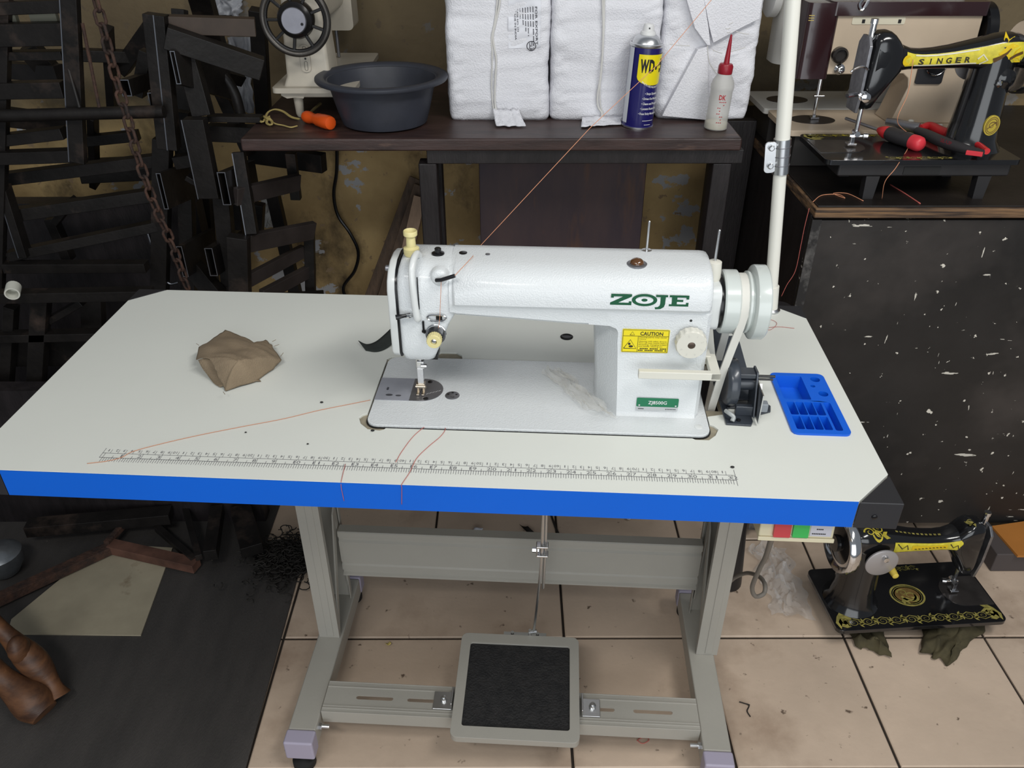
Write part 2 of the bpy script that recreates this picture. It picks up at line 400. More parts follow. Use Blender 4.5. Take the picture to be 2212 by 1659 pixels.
# raw ledge inside the cut-out, seen in the hinge notches and the belt slot
tb(MB().prism([(.48, .105), (1.0, .105), (1.012, .36), (.48, .36)], HT - .016, HT - .0030, holes=[[(.508, .131), (.965, .128), (.972, .19), (.996, .19), (.996, .335), (.965, .335), (.965, .30), (.505, .30)]]), 'cutout_ledge', gap_m)
tb(MB().box2((C, -.0014, HT - .0402), (W - C, 0, HT - .0002)), 'edge_band', blue_m)
for sx, sy in ((0, 0), (1, 0), (0, 1), (1, 1)):
    a = C if sy == 0 else .051; b = .056 if sy == 0 else c2
    p = [(0, 0), (a, 0), (0, b)]
    p = [(x if sx == 0 else W - x, y if sy == 0 else D - y) for x, y in p]
    e = .001
    pp = [(x + (-e if sx == 0 else e), y + (-.0015 if sy == 0 else .0015)) for x, y in p]
    g = tb(MB().prism(pp, HT - .041, HT - .0004), 'corner_guard', corner_m, bevel=.0012)
    if sy == 0:
        cx = p[0][0] + (.026 if sx == 0 else -.030)
        tb(MB().lathe([(.0035, 0), (.0035, -.0012), (.002, -.0018)], (cx, -.0015, HT - .022), 'y', 14), 'screw', black_m, parent=g)
# round black plug in the top
tb(MB().lathe([(.0105, -.004), (.0105, .0008), (.009, .0015), (.0065, .0006), (.0062, .0005), (.0005, .0005)], (.776, .388, HT), 'z', 24), 'cable_grommet', black_m)
# printed inch and centimetre ruler
mb = MB(); RX, RY, Z1 = .172, .0335, HT + .00025
def hl(xa, ya, xb, yb, t):
    ribbon(mb, [(xa, ya), (xb, yb)], t, Z1)
LN = 32 * .0254 + .004
hl(RX - .004, RY + .0085, RX + LN, RY + .0085, .0007); hl(RX - .004, RY - .001, RX + LN, RY - .001, .0009)
hl(RX - .004, RY - .001, RX - .004, RY + .019, .0006); hl(RX + LN, RY - .012, RX + LN, RY + .0195, .0006)
for k in range(0, 32 * 8 + 1):
    x = RX + k * .0254 / 8
    hl(x, RY - .001, x, RY - (.0085 if k % 2 else .0095), .0006)
    if k % 4 == 0: hl(x, RY - .001, x, RY + (.0090 if k % 8 == 0 else .0035), .0006)
for n in range(1, 33):
    s_ = str(n); x = RX + n * .0254
    if len(s_) == 1: write(mb, s_, Matrix.Translation((x - .0062, RY + .0007, Z1)), .0085, .0052)
    else:
        write(mb, s_[0], Matrix.Translation((x - .0062, RY + .0007, Z1)), .0085, .0052); write(mb, s_[1], Matrix.Translation((x + .0012, RY + .0007, Z1)), .0085, .0052)
for n in range(1, 82):
    x = RX + LN - .003 - (82 - n) * .01 + .002
    hl(x, RY + .0085, x, RY + .0165, .0005)
    s_ = str(n % 10) if n % 10 else str(n)
    write(mb, s_, Matrix.Translation((x - .0012, RY + .0168, Z1)) @ Matrix.Rotation(PI, 4, 'Z'), .0068, .0034 * len(s_))
tb(mb, 'ruler_print', print_m, smooth=False)

# steel stand under the table
def channel(xa, xb, ya, yb, z0, z1, open_right):
    """C-channel upright, web outside, lips turned in"""
    t = .0022; lip = .012; sg = 1 if open_right else -1
    X = xa if open_right else xb; E = xb if open_right else xa
    poly = [(X, ya), (E, ya), (E, ya + lip), (E - sg * t, ya + lip), (E - sg * t, ya + t), (X + sg * t, ya + t), (X + sg * t, yb - t), (E - sg * t, yb - t), (E - sg * t, yb - lip), (E, yb - lip), (E, yb), (X, yb)]
    return MB().prism(poly, z0, z1)
legs = []
for side, (xa, xb) in enumerate(((.296, .338), (1.058, 1.100))):
    lg = tb(channel(xa, xb, .322, .44, .08, .715, side == 0), 'leg', frame_m, bevel=.001)
    legs.append(lg)
    mb = MB()     # pressed rib down the front of the leg
    mb.box2(((xa + xb) / 2 - .004, .3205, .085), ((xa + xb) / 2 + .010, .3225, .71)); tb(mb, 'leg_rib', frame_m, parent=lg, bevel=.001)
    tb(MB().box2((xa - .01, .20, .715), (xb + .01, .50, .7198)), 'top_plate', frame_m)
    # diagonal brace inside the channel
    xi = xb - .004 if side == 0 else xa + .004
    mb = MB(); sgn = 1 if side == 0 else -1
    mb.prism([(.324, .085), (.336, .085), (.408, .32), (.398, .345)], 0, .003, basis((xi, 0, 0), (0, 1, 0), (0, 0, 1)))
    mb.prism([(.398, .345), (.408, .32), (.43, .12), (.438, .12), (.416, .36)], 0, .003, basis((xi, 0, 0), (0, 1, 0), (0, 0, 1)))
    tb(mb, 'gusset', frame_m, smooth=False)
    # foot: rectangular tube with plastic caps and levelling pads
    fa, fb = (.292, .343) if side == 0 else (1.044, 1.094)
    ft = tb(MB().box2((fa, .112, .036), (fb, .486, .080)), 'foot', frame_m, bevel=.003)
    for ya, yb in ((.082, .112), (.486, .516)):
        tb(MB().box2((fa - .0015, ya, .034), (fb + .0015, yb, .0815)), 'foot_cap', cap_m, parent=ft, bevel=.004)
        cy = (ya + yb) / 2
        tb(MB().lathe([(.014, 0), (.021, .003), (.021, .016), (.008, .02), (.008, .036)], ((fa + fb) / 2, cy, 0), 'z', 24), 'levelling_pad', rubber_m, parent=ft)
    for by, bz in ((.215, .066), (.130, .066)):
        xs = fb if side == 0 else fa
        mb = MB(); mb.cyl((xs, by, bz), (xs + sgn * .006, by, bz), .0065, n=6); mb.cyl((xs + sgn * .006, by, bz), (xs + sgn * .020, by, bz), .0038, n=10)
        tb(mb, 'bolt', zinc)
# back crossbeam with pressed grooves
def profile_bar(prof, xa, xb):
    return MB().loft([[(xa, p[0], p[1]) for p in prof], [(xb, p[0], p[1]) for p in prof]])
zt, zb_ = .300, .180; yF = .398
prof = [(yF + .022, zt), (yF + .002, zt), (yF, zt - .002), (yF, zt - .014), (yF + .004, zt - .018), (yF + .004, zt - .023), (yF, zt - .027), (yF, zt - .080), (yF + .003, zt - .083), (yF + .003, zt - .087), (yF, zt - .090), (yF, zt - .103), (yF + .005, zt - .107), (yF + .005, zt - .112), (yF, zt - .115), (yF, zb_ + .001), (yF + .001, zb_), (yF + .022, zb_), (yF + .022, zb_ + .002), (yF + .009, zb_ + .003), (yF + .009, zt - .003), (yF + .022, zt - .002)]
prof.reverse()
tb(profile_bar(prof, .340, 1.056), 'crossbeam', frame_m, ang=25)
# lower bar that carries the pedal, with slots
bz = .086; ya, yb = .148, .213
def slot(a, b, y, r): return [(a + r * math.cos(t), y + r * math.sin(t)) for t in [PI / 2 + k * PI / 6 for k in range(7)]] + [(b + r * math.cos(t), y + r * math.sin(t)) for t in [-PI / 2 + k * PI / 6 for k in range(7)]]
sl = [slot(a, b, .181, .0042) for a, b in ((.408, .470), (.505, .56), (.845, .885), (.928, .992))]
fr_bar = tb(MB().prism([(.345, ya), (1.043, ya), (1.043, yb), (.345, yb)], bz - .002, bz, holes=sl), 'pedal_bar', frame_m)
mb = MB()
for y in (ya - .0015, yb - .0005): mb.box2((.345, y, bz - .030), (1.043, y + .002, bz + .0005))
for y in (ya + .006, ya + .011, yb - .012): mb.box2((.345, y, bz - .0005), (1.043, y + .003, bz + .0012))
tb(mb, 'bar_flange', frame_m, parent=fr_bar, bevel=.0006)

# treadle pedal
ped = thing('foot_pedal', 'grey framed foot pedal with black rubber tread hung between the table feet', 'pedal', (.71, .2, .09), TT)
PM = basis((.591, .098, .102), (1, .000, 0), (0, 1, .068))
Lp, Dp = .232, .222
tb(MB().prism(rr(0, 0, Lp, Dp, .013), -.016, .0, PM, holes=[rr(.019, .023, Lp - .018, Dp - .022, .005)]), 'pedal_frame', frame_m, parent=ped, bevel=.004, seg=3)
tb(MB().prism(rr(.017, .021, Lp - .016, Dp - .020, .005), -.010, -.004, PM), 'tread', tread_m, parent=ped)
mb = MB()
mb.add([], []); mb.box((.125, Dp + .004, -.006), (.085, .012, .003)); 
MBt = MB(); MBt.add([Vector(p) for p in mb.v], mb.f, PM); tb(MBt, 'hinge_plate', zinc, parent=ped)
for xx in (.100, .150):
    m2 = MB(); m2.cyl((xx, Dp + .004, -.005), (xx, Dp + .004, .003), .0035, n=6); m3 = MB().add([Vector(p) for p in m2.v], m2.f, PM); tb(m3, 'bolt', zinc, parent=ped)
for sx in (0, 1):
    xa = .551 if sx == 0 else .827; xb = .588 if sx == 0 else .862
    br = tb(MB().box2((xa, .162, bz + .0015), (xb, .200, bz + .004)).box2(((xb - .003) if sx == 0 else xa, .162, bz + .0015), (xb if sx == 0 else xa + .003, .200, bz + .020)), 'clamp_bracket', zinc, parent=ped, bevel=.001)
    cx = .570 if sx == 0 else .848
    tb(MB().lathe([(.0065, 0), (.0065, .004), (.004, .005), (.004, .009), (.001, .010)], (cx, .183, bz + .004), 'z', 12), 'bolt', zinc, parent=br)
# treadle rod with adjusting clamp
rod = thing('pedal_rod', 'thin steel rod with clamp running from pedal up under the table', 'rod', (.733, .30, .105), TT)
yr_ = .306
tb(MB().tube(bez([(.733, .322, .128), (.735, .318, .150), (.7405, yr_, .25), (.7455, yr_, .37), (.7455, yr_ + .02, .70)], 8), .0028, 8), 'lower_rod', zinc, parent=rod)
tb(MB().tube([(.7495, yr_ + .004, .262), (.7515, yr_ + .004, .37), (.7515, yr_ + .022, .715)], .0028, 8), 'upper_rod', zinc, parent=rod)
cl = tb(MB().box2((.735, yr_ - .007, .350), (.757, yr_ + .009, .354)).box2((.735, yr_ - .007, .372), (.757, yr_ + .009, .376)).box2((.735, yr_ - .007, .352), (.738, yr_ + .009, .374)), 'clamp', chrome, parent=rod, bevel=.002)
tb(MB().cyl((.728, yr_, .363), (.740, yr_, .363), .005, n=6), 'clamp_screw', chrome, parent=cl)
tb(MB().cyl((.724, .322, .124), (.740, .322, .128), .0035, n=8).cyl((.726, .322, .113), (.726, .322, .130), .003, n=8), 'rod_hook', zinc, parent=rod)

# ------------------------------------------------------------------ white lockstitch machine on the table
mach = thing('sewing_machine', 'white industrial lockstitch sewing machine set into the cream table', 'sewing machine', (.735, .215, HT), TT)
def mc(mb, name, m, parent=mach, **k): return mb.build(name, m, parent=parent, frame=TT, **k)
BZ = HT + .0025
bed = mc(MB().prism(rr(.4995, .1225, .9705, .3055, .016), HT - .03, BZ), 'bed', white_m, bevel=.0035, seg=3)
mc(MB().prism(rr(.4978, .1208, .9722, .3075, .017), HT - .006, HT - .001), 'bed_gasket', black_m)
# steel slide plate, throat plate, bobbin window
sp = mc(MB().prism([(.4995, .1835), (.5495, .1835), (.5495, .2425), (.4995, .2425)], BZ - .001, BZ + .0006), 'slide_plate', plate_m)
arc = [(.5500, .1835), (.5660, .1835)] + [(.5660 + .0295 * math.sin(t), .213 - .0295 * math.cos(t)) for t in [k * PI / 16 for k in range(1, 16)]] + [(.5660, .2425), (.5500, .2425)]
tp = mc(MB().prism(arc, BZ - .001, BZ + .0008), 'throat_plate', dull_steel)
for cx, cy, r in ((.5735, .1895, .0038), (.5735, .2345, .0036)):
    mc(MB().lathe([(r, 0), (r, .0006), (r * .3, .0009)], (cx, cy, BZ + .0006), 'z', 14), 'screw', black_m, parent=tp)
mb = MB()
for k in range(5): ribbon(mb, [(.5725 + k * .0042, .2005 + k * .0022), (.5755 + k * .0042, .2040 + k * .0022)], .0005, BZ + .0010)
mc(mb, 'seam_marks', white_ink, parent=tp, smooth=False)
mb = MB()
mb.prism(rr(.5125, .209, .5155, .2165, .0014), BZ + .0006, BZ + .0009); mb.prism(circ(.519, .1965, .0052, 14, .0026), BZ + .0006, BZ + .0008); mb.prism(circ(.5325, .1955, .0042, 14, .002), BZ + .0006, BZ + .0008)
mc(mb, 'plate_stain', mat('dark_stain', (.06, .06, .07), .6), parent=sp)
od = mc(MB().lathe([(.0105, -.001), (.0105, .0006), (.0095, .0012), (.001, .0012)], (.6105, .2005, BZ), 'z', 28), 'oil_cap', dull_steel)
mb = MB()
for cx, cy in ((.6105, .2065), (.6045, .2020), (.6165, .2020)): mb.prism(circ(cx, cy, .0018, 10, .0014), BZ + .0012, BZ + .0015)
write(mb, 'NZ', Matrix.Translation((.6085, .1935, BZ + .0014)), .004)
mc(mb, 'cap_hole', black_m, parent=od, smooth=False)
mc(MB().lathe([(.0055, 0), (.0055, .0004), (.005, .0006)], (.956, .142, BZ), 'z', 20), 'bed_plug', white_smooth)

# column: sections from the bed up, flaring into the arm
def colsec(z, xl, xf, f=0.):
    return [(xf, .1670 - f, z), (.952 + .001, .166 - f, z), (.958, .171, z), (.9605, .20, z), (.961, .272, z), (.952, .284, z), (xl + .02, .284, z), (xl + .003, .276, z), (xl, .25, z), (xl, .216, z), (xl + .0035, .206, z)]
rings = [colsec(BZ, .8150, .845, .004), colsec(BZ + .002, .8153, .845, .002), colsec(BZ + .006, .8155, .845), colsec(.80, .8150, .8437), colsec(.84, .8120, .8415), colsec(.872, .8095, .8395)]
rc = .026
for k in range(1, 9):
    z = .872 + .030 * k / 8; a = min(1, (z - .872) / rc); fx = max(0, (z - .890) / .012)
    rings.append(colsec(z, .8095 - rc * (1 - math.sqrt(max(0, 1 - a * a))) * 1.1, .8390 - .012 * (1 - math.sqrt(max(0, 1 - min(1, fx) ** 2)))))
rings.append(colsec(.9035, .78, .80)); rings.append(colsec(.922, .77, .79))
mc(MB().loft(rings), 'column', white_m, ang=33)
# arm: rounded section swept from head to column end
def armsec(x, bulge, zb=.9, k=1.0):
    f = .1668; fb = f - .0050 * bulge
    pts = [(f + .004, zb), (f, zb + .004), (f, .9225), (f - .001, .9255), (fb, .9295), (fb, .943), (fb + .0035, .9545), (fb + .011, .9645), (fb + .023, .9722), (fb + .040, .9760), (.235, .9775), (.252, .9750), (.266, .9670), (.2745, .953), (.277, .935), (.277, .915), (.272, zb + .004), (.264, zb)]
    c = Vector((0, .22, .937))
    return [Vector((x, c.y + (p[0] - c.y) * k, c.z + (p[1] - c.z) * k)) for p in pts]
xs = [(.617, 0, .912, 1), (.621, 0, .912, 1), (.6225, .55, .912, 1), (.625, 1, .911, 1), (.70, 1, .907, 1), (.78, 1, .902, 1), (.815, 1, .901, 1), (.83, 1, .901, 1), (.945, 1, .901, 1), (.951, 1, .90, .985), (.9545, 1, .90, .955), (.9555, 1, .90, .92)]
mc(MB().loft([armsec(*a) for a in xs]), 'arm', white_m, ang=38)
# head, tapering to the needle bar
def headsec(z, xr, xl=.5475, f=.1695, b=.272, r=.008):
    return [(x, y, z) for x, y in rr(xl, f, xr, b, r, 4)]
hr = [headsec(.8345, .588, .551, .180, .246), headsec(.837, .5915, .549, .177, .25), headsec(.850, .5965), headsec(.866, .6035), headsec(.880, .609), headsec(.8955, .6150), headsec(.908, .6225), headsec(.945, .6225), headsec(.957, .6225, .5475, .1725, .270, .010), headsec(.967, .6225, .549, .1795, .263, .012), headsec(.9735, .6215, .551, .190, .254, .014), headsec(.9762, .620, .556, .204, .243, .014)]
head = mc(MB().loft(hr), 'head', white_m, ang=40)
# face plate on the left end with dark joint
def facesec(x, k):
    pts = [(.1725, .850), (.178, .842), (.19, .839), (.246, .839), (.256, .845), (.265, .858), (.270, .90), (.270, .94), (.264, .958), (.252, .968), (.232, .972), (.205, .9715), (.188, .965), (.177, .955), (.1725, .943)]
    c = Vector((0, .22, .905))
    return [(x, c.y + (p[0] - c.y) * k, c.z + (p[1] - c.z) * k) for p in pts]
fp = mc(MB().loft([facesec(.5455, 1.005), facesec(.5375, 1.0), facesec(.5355, .985), facesec(.5345, .95)]), 'face_plate', white_smooth, ang=50)
mc(MB().loft([facesec(.5480, 1.02), facesec(.5455, 1.02)]), 'face_plate_joint', black_m)
mc(MB().lathe([(.004, 0), (.004, -.004), (.003, -.005)], (.5345, .200, .962), 'x', 12), 'face_screw', dull_steel, parent=fp)
mc(MB().lathe([(.004, 0), (.004, -.004), (.003, -.005)], (.5345, .200, .862), 'x', 12), 'face_screw', dull_steel, parent=fp)
# take-up guard bar in front of the head with the dark slot beside it
mc(MB().tube(bez([(.5745, .206, .9780), (.5735, .196, .9850), (.5715, .180, .9835), (.5705, .168, .974), (.5710, .163, .955), (.5725, .163, .925), (.5740, .164, .908), (.5745, .168, .904)], 6), .0046, 12), 'take_up_guard', white_smooth, ang=60)
mc(MB().box2((.5760, .1684, .918), (.5773, .1698, .964)), 'take_up_slot', black_m)
mc(MB().box2((.5797, .1668, .884), (.5822, .1700, .901)).cyl((.5800, .168, .886), (.5830, .166, .886), .0025), 'thread_hook', black_m)
# eyelet guide, pretension, tension dial
mb = MB()
ring = [(.5995 + .0085 * math.cos(t), .1660, .9075 + .0046 * math.sin(t)) for t in [k * PI / 10 for k in range(20)]]
mb.tube([(x + (.004 if math.cos(k * PI / 10) > 0 else -.004), y, z) for k, (x, y, z) in enumerate(ring)], .0014, 6, closed=True)
mc(mb, 'thread_eyelet', chrome)
mc(MB().box2((.5985, .1672, .9042), (.6065, .1698, .9108)), 'eyelet_hole', black_m)
tx, tz = .5975, .8835
tn = mc(MB().lathe([(.0135, 0), (.0140, -.003), (.0125, -.0035), (.0125, -.0055), (.0135, -.006), (.0135, -.0075)], (tx, .1695, tz), 'y', 28), 'tension_disc', chrome)
mc(MB().lathe([(.0108, -.007), (.0108, -.015), (.009, -.016)], (tx, .1695, tz), 'y', 24), 'tension_spring', black_m, parent=tn)
mb = MB(); n = 40; prof = [(.0098, -.0145), (.0102, -.0155), (.0102, -.0245), (.0090, -.0262), (.0042, -.0262), (.0036, -.022)]
rings = []
for r, h in prof:
    rings.append([(tx + (r - (.0006 if (k % 2 and abs(r - .0102) < 1e-4) else 0)) * math.cos(2 * PI * k / n), .1695 + h, tz + (r - (.0006 if (k % 2 and abs(r - .0102) < 1e-4) else 0)) * math.sin(2 * PI * k / n)) for k in range(n)])
mb.loft(rings[::-1]); mc(mb, 'tension_knob', yellow_cream, parent=tn, ang=25)
mc(MB().lathe([(.0034, -.018), (.0034, -.0245), (.0024, -.025)], (tx, .1695, tz), 'y', 14), 'tension_stud', chrome, parent=tn)
# needle bar, presser bar and foot
nx, ny = .5645, .213
mc(MB().cyl((nx - .003, ny, .80), (nx - .003, ny, .84), .0035).cyl((nx + .0015, ny - .006, .792), (nx + .0015, ny - .006, .84), .0042).cyl((nx - .003, ny, .765), (nx - .003, ny, .80), .0009, n=8), 'needle_bar', chrome)
mb = MB(); mb.box2((nx - .007, ny - .012, .824), (nx + .009, ny - .002, .833)); mb.box2((nx - .003, ny - .012, .806), (nx + .0075, ny - .003, .818)); mb.cyl((nx + .003, ny - .013, .812), (nx + .012, ny - .013, .812), .003, n=10)
mb.box2((nx - .0035, ny - .011, .776), (nx + .0055, ny - .004, .806)); mc(mb, 'presser_bar', chrome, bevel=.0008)
mb = MB()
mb.box2((nx - .006, ny - .013, .7735), (nx + .007, ny - .003, .7805)); mb.box2((nx - .0058, ny - .018, .7640), (nx - .0012, ny + .006, .7665)); mb.box2((nx + .0018, ny - .018, .7640), (nx + .0062, ny + .006, .7665))
mb.box2((nx - .0055, ny - .010, .7660), (nx - .002, ny - .004, .7750)); mb.box2((nx + .0025, ny - .010, .7660), (nx + .006, ny - .004, .7750)); mb.cyl((nx - .007, ny - .013, .777), (nx + .008, ny - .013, .777), .0022, n=10)
mc(mb, 'presser_foot', mat('nickel', (.52, .46, .38), .3, 1.), bevel=.0006)
mc(MB().box2((.556, .195, .828), (.575, .225, .8365)).box2((.582, .190, .829), (.594, .215, .836)), 'head_underside', black_m)
# presser lifter lever, take-up cover, oil pot
lv = mc(MB().tube([(.5645, .166, .9115), (.558, .160, .9125), (.547, .158, .9110)], [.0022, .0025, .0036], 10), 'lifter_lever', black_m)
mc(MB().tube([(.5665, .167, .910), (.5635, .162, .9110), (.5600, .160, .9118)], .003, 10), 'lifter_boss', chrome, parent=lv)
mc(MB().lathe([(.0095, 0), (.0105, .002), (.0105, .010), (.0065, .012), (.0060, .025), (.0092, .028), (.0092, .033), (.0085, .034), (.0075, .033), (.005, .022)], (.5635, .213, .976), 'z', 20), 'pressure_screw', yellow_cream)
mc(MB().lathe([(.0085, 0), (.0085, .0018), (.006, .003), (.0045, .0032), (.0045, .008), (.0035, .009)], (.5980, .217, .976), 'z', 20), 'oil_plug', black_m)
mc(MB().lathe([(.0055, -.0005), (.0055, .0006), (.004, .001)], (.6310, .221, .9768), 'z', 18), 'arm_plug', black_m)
mc(MB().lathe([(.0032, -.0005), (.0032, .0006), (.002, .001)], (.664, .218, .9768), 'z', 14), 'arm_screw', dull_steel)
# front thread guide: boss with black pin
gb = mc(MB().lathe([(.0125, .004), (.0115, -.004), (.0100, -.008), (.006, -.0095)], (.6050, .1760, .9640), 'y', 22), 'guide_boss', white_m, ang=60)
mc(MB().tube([(.6020, .1640, .9630), (.609, .1600, .9655), (.6270, .160, .9720)], .0026, 10), 'guide_pin', mat('gunmetal', (.05, .05, .055), .3, .8), parent=gb)
# oil sight glass and spool pins on top
og = mc(MB().lathe([(.0135, -.001), (.0135, .0008), (.010, .0016), (.0098, -.001)], (.8590, .203, .9752), 'z', 26), 'sight_glass_rim', dull_steel)
mc(MB().ball((.8590, .203, .9758), .0095, 18, 10, (1, 1, .75)), 'sight_glass', amber_m, parent=og)
pin = mc(MB().lathe([(.0068, 0), (.0068, .003), (.005, .0036), (.0016, .0038), (.0016, .043), (.0008, .044)], (.875, .2445, .974), 'z', 14), 'spool_pin', zinc)
# neck, hand wheel
wy, wz = .2235, .914
mc(MB().loft([[(x, wy + y * k, wz + z * k) for y, z in rr(-.034, -.031, .036, .033, .014)] for x, k in ((.952, 1), (.9700, 1), (.9720, .97))]), 'wheel_neck', white_smooth, ang=50)
mc(MB().lathe([(.036, .972), (.036, .9765)], (0, wy, wz), 'x', 36), 'wheel_gap', black_m)
mc(MB().lathe([(.020, .9715), (.020, .979)], (0, wy, wz), 'x', 24), 'wheel_shaft', mat('pale_ring', (.40, .45, .44), .4))
whl = mc(MB().lathe([(.030, .9775), (.0415, .9765), (.0432, .9785), (.0432, .9955), (.0410, .9972), (.0355, 1.0000), (.0355, 1.0065), (.0400, 1.0085), (.0418, 1.0095), (.0418, 1.0125), (.0400, 1.0138), (.0400, 1.0150), (.0470, 1.0160), (.0500, 1.0178), (.0505, 1.0200), (.0505, 1.0330), (.0488, 1.0350), (.036, 1.0350), (.030, 1.028), (.010, 1.028)], (0, wy, wz), 'x', 56), 'hand_wheel', wheel_m, ang=30)
mc(MB().lathe([(.0055, .006), (.0055, .016), (.0095, .018), (.0095, -.014)], (.9655, .2235, .958), 'z', 20) if False else MB().lathe([(.0100, -.014), (.0095, .004), (.0088, .016), (.0060, .0175), (.0017, .018), (.0017, .060), (.0008, .061)], (.9630, .2235, .955), 'z', 20), 'spool_pin', zinc)
mc(MB().lathe([(.0104, -.014), (.0099, .004), (.0091, .0165), (.0062, .018)], (.9630, .2235, .955), 'z', 20), 'spool_pin_base', cream_plastic)
# belt guard hint and belt: loop from the wheel groove down through the slot
pts = []
for k in range(0, 13):
    a = math.radians(200 - k * 200 / 12 - 20) ; pts.append((1.0030, wy + .0365 * math.cos(a), wz + .0365 * math.sin(a)))
path = [(1.0030, .1868, .70)] if False else []
loop = []
for k in range(13):
    a = PI - PI * k / 12; loop.append(Vector((1.0032, wy + .0375 * math.cos(a), wz + .0375 * math.sin(a))))
front = [Vector((.9790, .205, .70)), Vector((.9835, .200, .76)), Vector((.9885, .192, .82)), Vector((.9950, .187, .865)), Vector((1.0005, .1858, .895))]
back = [Vector((1.0030, .262, .87)), Vector((.9965, .262, .80)), Vector((.9905, .258, .70))]
allp = front + loop + back
mb = MB(); wd = .0052; th = .0016; rings = []
for i, p in enumerate(allp):
    t = (allp[min(i + 1, len(allp) - 1)] - allp[max(i - 1, 0)]).normalized(); x = Vector((1, 0, 0)); x = (x - t * x.dot(t)).normalized(); nn = x.cross(t)
    rings.append([p + x * wd + nn * th, p - x * wd + nn * th, p - x * wd - nn * th, p + x * wd - nn * th])
mb.loft(rings); mc(mb, 'drive_belt', belt_m, ang=60)
# stitch-length dial
dx, dz = .9330, .886
dial = mc(MB().lathe([(.012, .002), (.012, -.004)], (dx, .166, dz), 'y', 24), 'stitch_dial_shaft', white_smooth)
n = 64; rings = []
def gr(k): return .0008 if (k // 2) % 2 else 0
for r, h in ((.0195, -.003), (.0205, -.004), (.0205, -.015), (.0190, -.017), (.0050, -.0172), (.0046, -.0150)):
    rings.append([(dx + (r - (gr(k) if r > .02 else 0)) * math.cos(2 * PI * k / n), .166 + h, dz + (r - (gr(k) if r > .02 else 0)) * math.sin(2 * PI * k / n)) for k in range(n)])
mc(MB().loft(rings[::-1]), 'stitch_dial', cream_plastic, ang=25)
mc(MB().lathe([(.0046, -.0160), (.0046, -.0168), (.003, -.0172)], (dx, .166, dz), 'y', 16), 'dial_screw', mat('bronze_screw', (.12, .09, .07), .35, .8), parent=dial)
mb = MB()
for k, s_ in enumerate('0123456'):
    a = math.radians(110 - k * 44)
    write(mb, s_, basis((dx + .0125 * math.cos(a), .166 - .01725, dz + .0125 * math.sin(a)), (math.cos(a - PI / 2), 0, math.sin(a - PI / 2)), (math.cos(a), 0, math.sin(a))), .0052, centre=True)
mc(mb, 'dial_numerals', mat('dial_emboss', (.58, .57, .52), .5), parent=dial, smooth=False)
mc(MB().lathe([(.0018, 0), (.0018, -.0006), (.001, -.001)], (.9312, .1665, .9135), 'y', 12), 'index_dot', ink_m)
# reverse lever
mc(MB().box2((.867, .137, .8405), (.974, .146, .8515)).box2((.961, .137, .8415), (.9740, .190, .8515)).box2((.951, .180, .840), (.9670, .20, .853)), 'reverse_lever', cream_plastic, bevel=.0012)
# model plate
FX = basis((0, .1660, 0), (1, 0, 0), (0, 0, 1))
mp = mc(MB().prism(rr(.8715, .7710, .9290, .7925, .0018), 0, .0008, FX), 'model_plate', alu_m)
mc(MB().prism(rr(.8715, .7780, .9290, .7925, .0018), .0008, .0011, FX), 'plate_colour', mat('green_plate', (.01, .17, .075), .4), parent=mp, smooth=False)
mb = MB(); write(mb, 'ZJ8500G', basis((.9003, .1646, .7826), (1, 0, 0), (0, 0, 1)), .0076, .0255, .012, True)
mc(mb, 'model_lettering', white_ink, parent=mp, smooth=False)
mb = MB()
for k in range(12): x = .8745 + k * .0016 if k < 5 else .9120 + (k - 5) * .0021; mb.prism([(x, .7737), (x + .0012, .7737), (x + .0012, .7750), (x, .7750)], .0009, .0011, FX)
mc(mb, 'plate_small_print', ink_m, parent=mp, smooth=False)
for cx in (.8755, .9255): mc(MB().lathe([(.0013, 0), (.0013, -.0014)], (cx, .1652, .781), 'y', 10), 'rivet', chrome, parent=mp)
# caution sticker
STK = Matrix.Translation((-.0030, .0005, 0))
st = mc(MB().prism(rr(.8475, .8635, .9090, .8985, .0012), 0, .0004, FX @ STK), 'caution_sticker', yellow_m, label='yellow caution sticker')
FXS = FX @ STK; mb = MB(); Zk = -.0007
def ln(a, b, c, d, t=.0005): ribbon(mb, [(a, b), (c, d)], t, .0007, FXS)
ln(.8485, .8645, .9080, .8645); ln(.8485, .8975, .9080, .8975); ln(.8485, .8645, .8485, .8975); ln(.9080, .8645, .9080, .8975); ln(.8485, .8885, .9080, .8885); ln(.8685, .8645, .8685, .8885)
write(mb, 'CAUTION', FXS @ Matrix.Translation((.8705, .8898, .0007)), .0075, .0300, .02)
for (a, b, s_, t) in ((.8605, .8898, .0062, .0006), (.8585, .8695, .0165, .0009)):
    h = s_ * .80; ribbon(mb, [(a - s_ / 2, b), (a + s_ / 2, b), (a, b + h), (a - s_ / 2, b), (a, b)], t, .0007, FXS)
mb.prism(circ(.8575, .8765, .0017, 8), .0005, .0008, FXS); mb.prism(circ(.8598, .8727, .0030, 8, .0016), .0005, .0008, FXS)
for k, (tt, wd_) in enumerate((('Moving parts may cause', .036), ('injury.', .010), ('Operate with safety devices.', .037), ('Turn off main switch before', .037), ('threading, changing bobbin', .037), ('and needle, cleaning etc.', .032))):
    write(mb, tt, FXS @ Matrix.Translation((.8697, .8862 - k * .00255 - (.001 if k > 1 else 0), .0007)), .0024, wd_)
for r_ in range(2):
    for k in range(17):
        if (k * 7 + r_ * 3) % 6: mb.prism([(.8697 + k * .0022, .8662 + .0027 * (1 - r_)), (.8712 + k * .0022, .8662 + .0027 * (1 - r_)), (.8712 + k * .0022, .8679 + .0027 * (1 - r_)), (.8697 + k * .0022, .8679 + .0027 * (1 - r_))], .0005, .0007, FXS)
mc(mb, 'sticker_print', ink_m, parent=st, smooth=False)
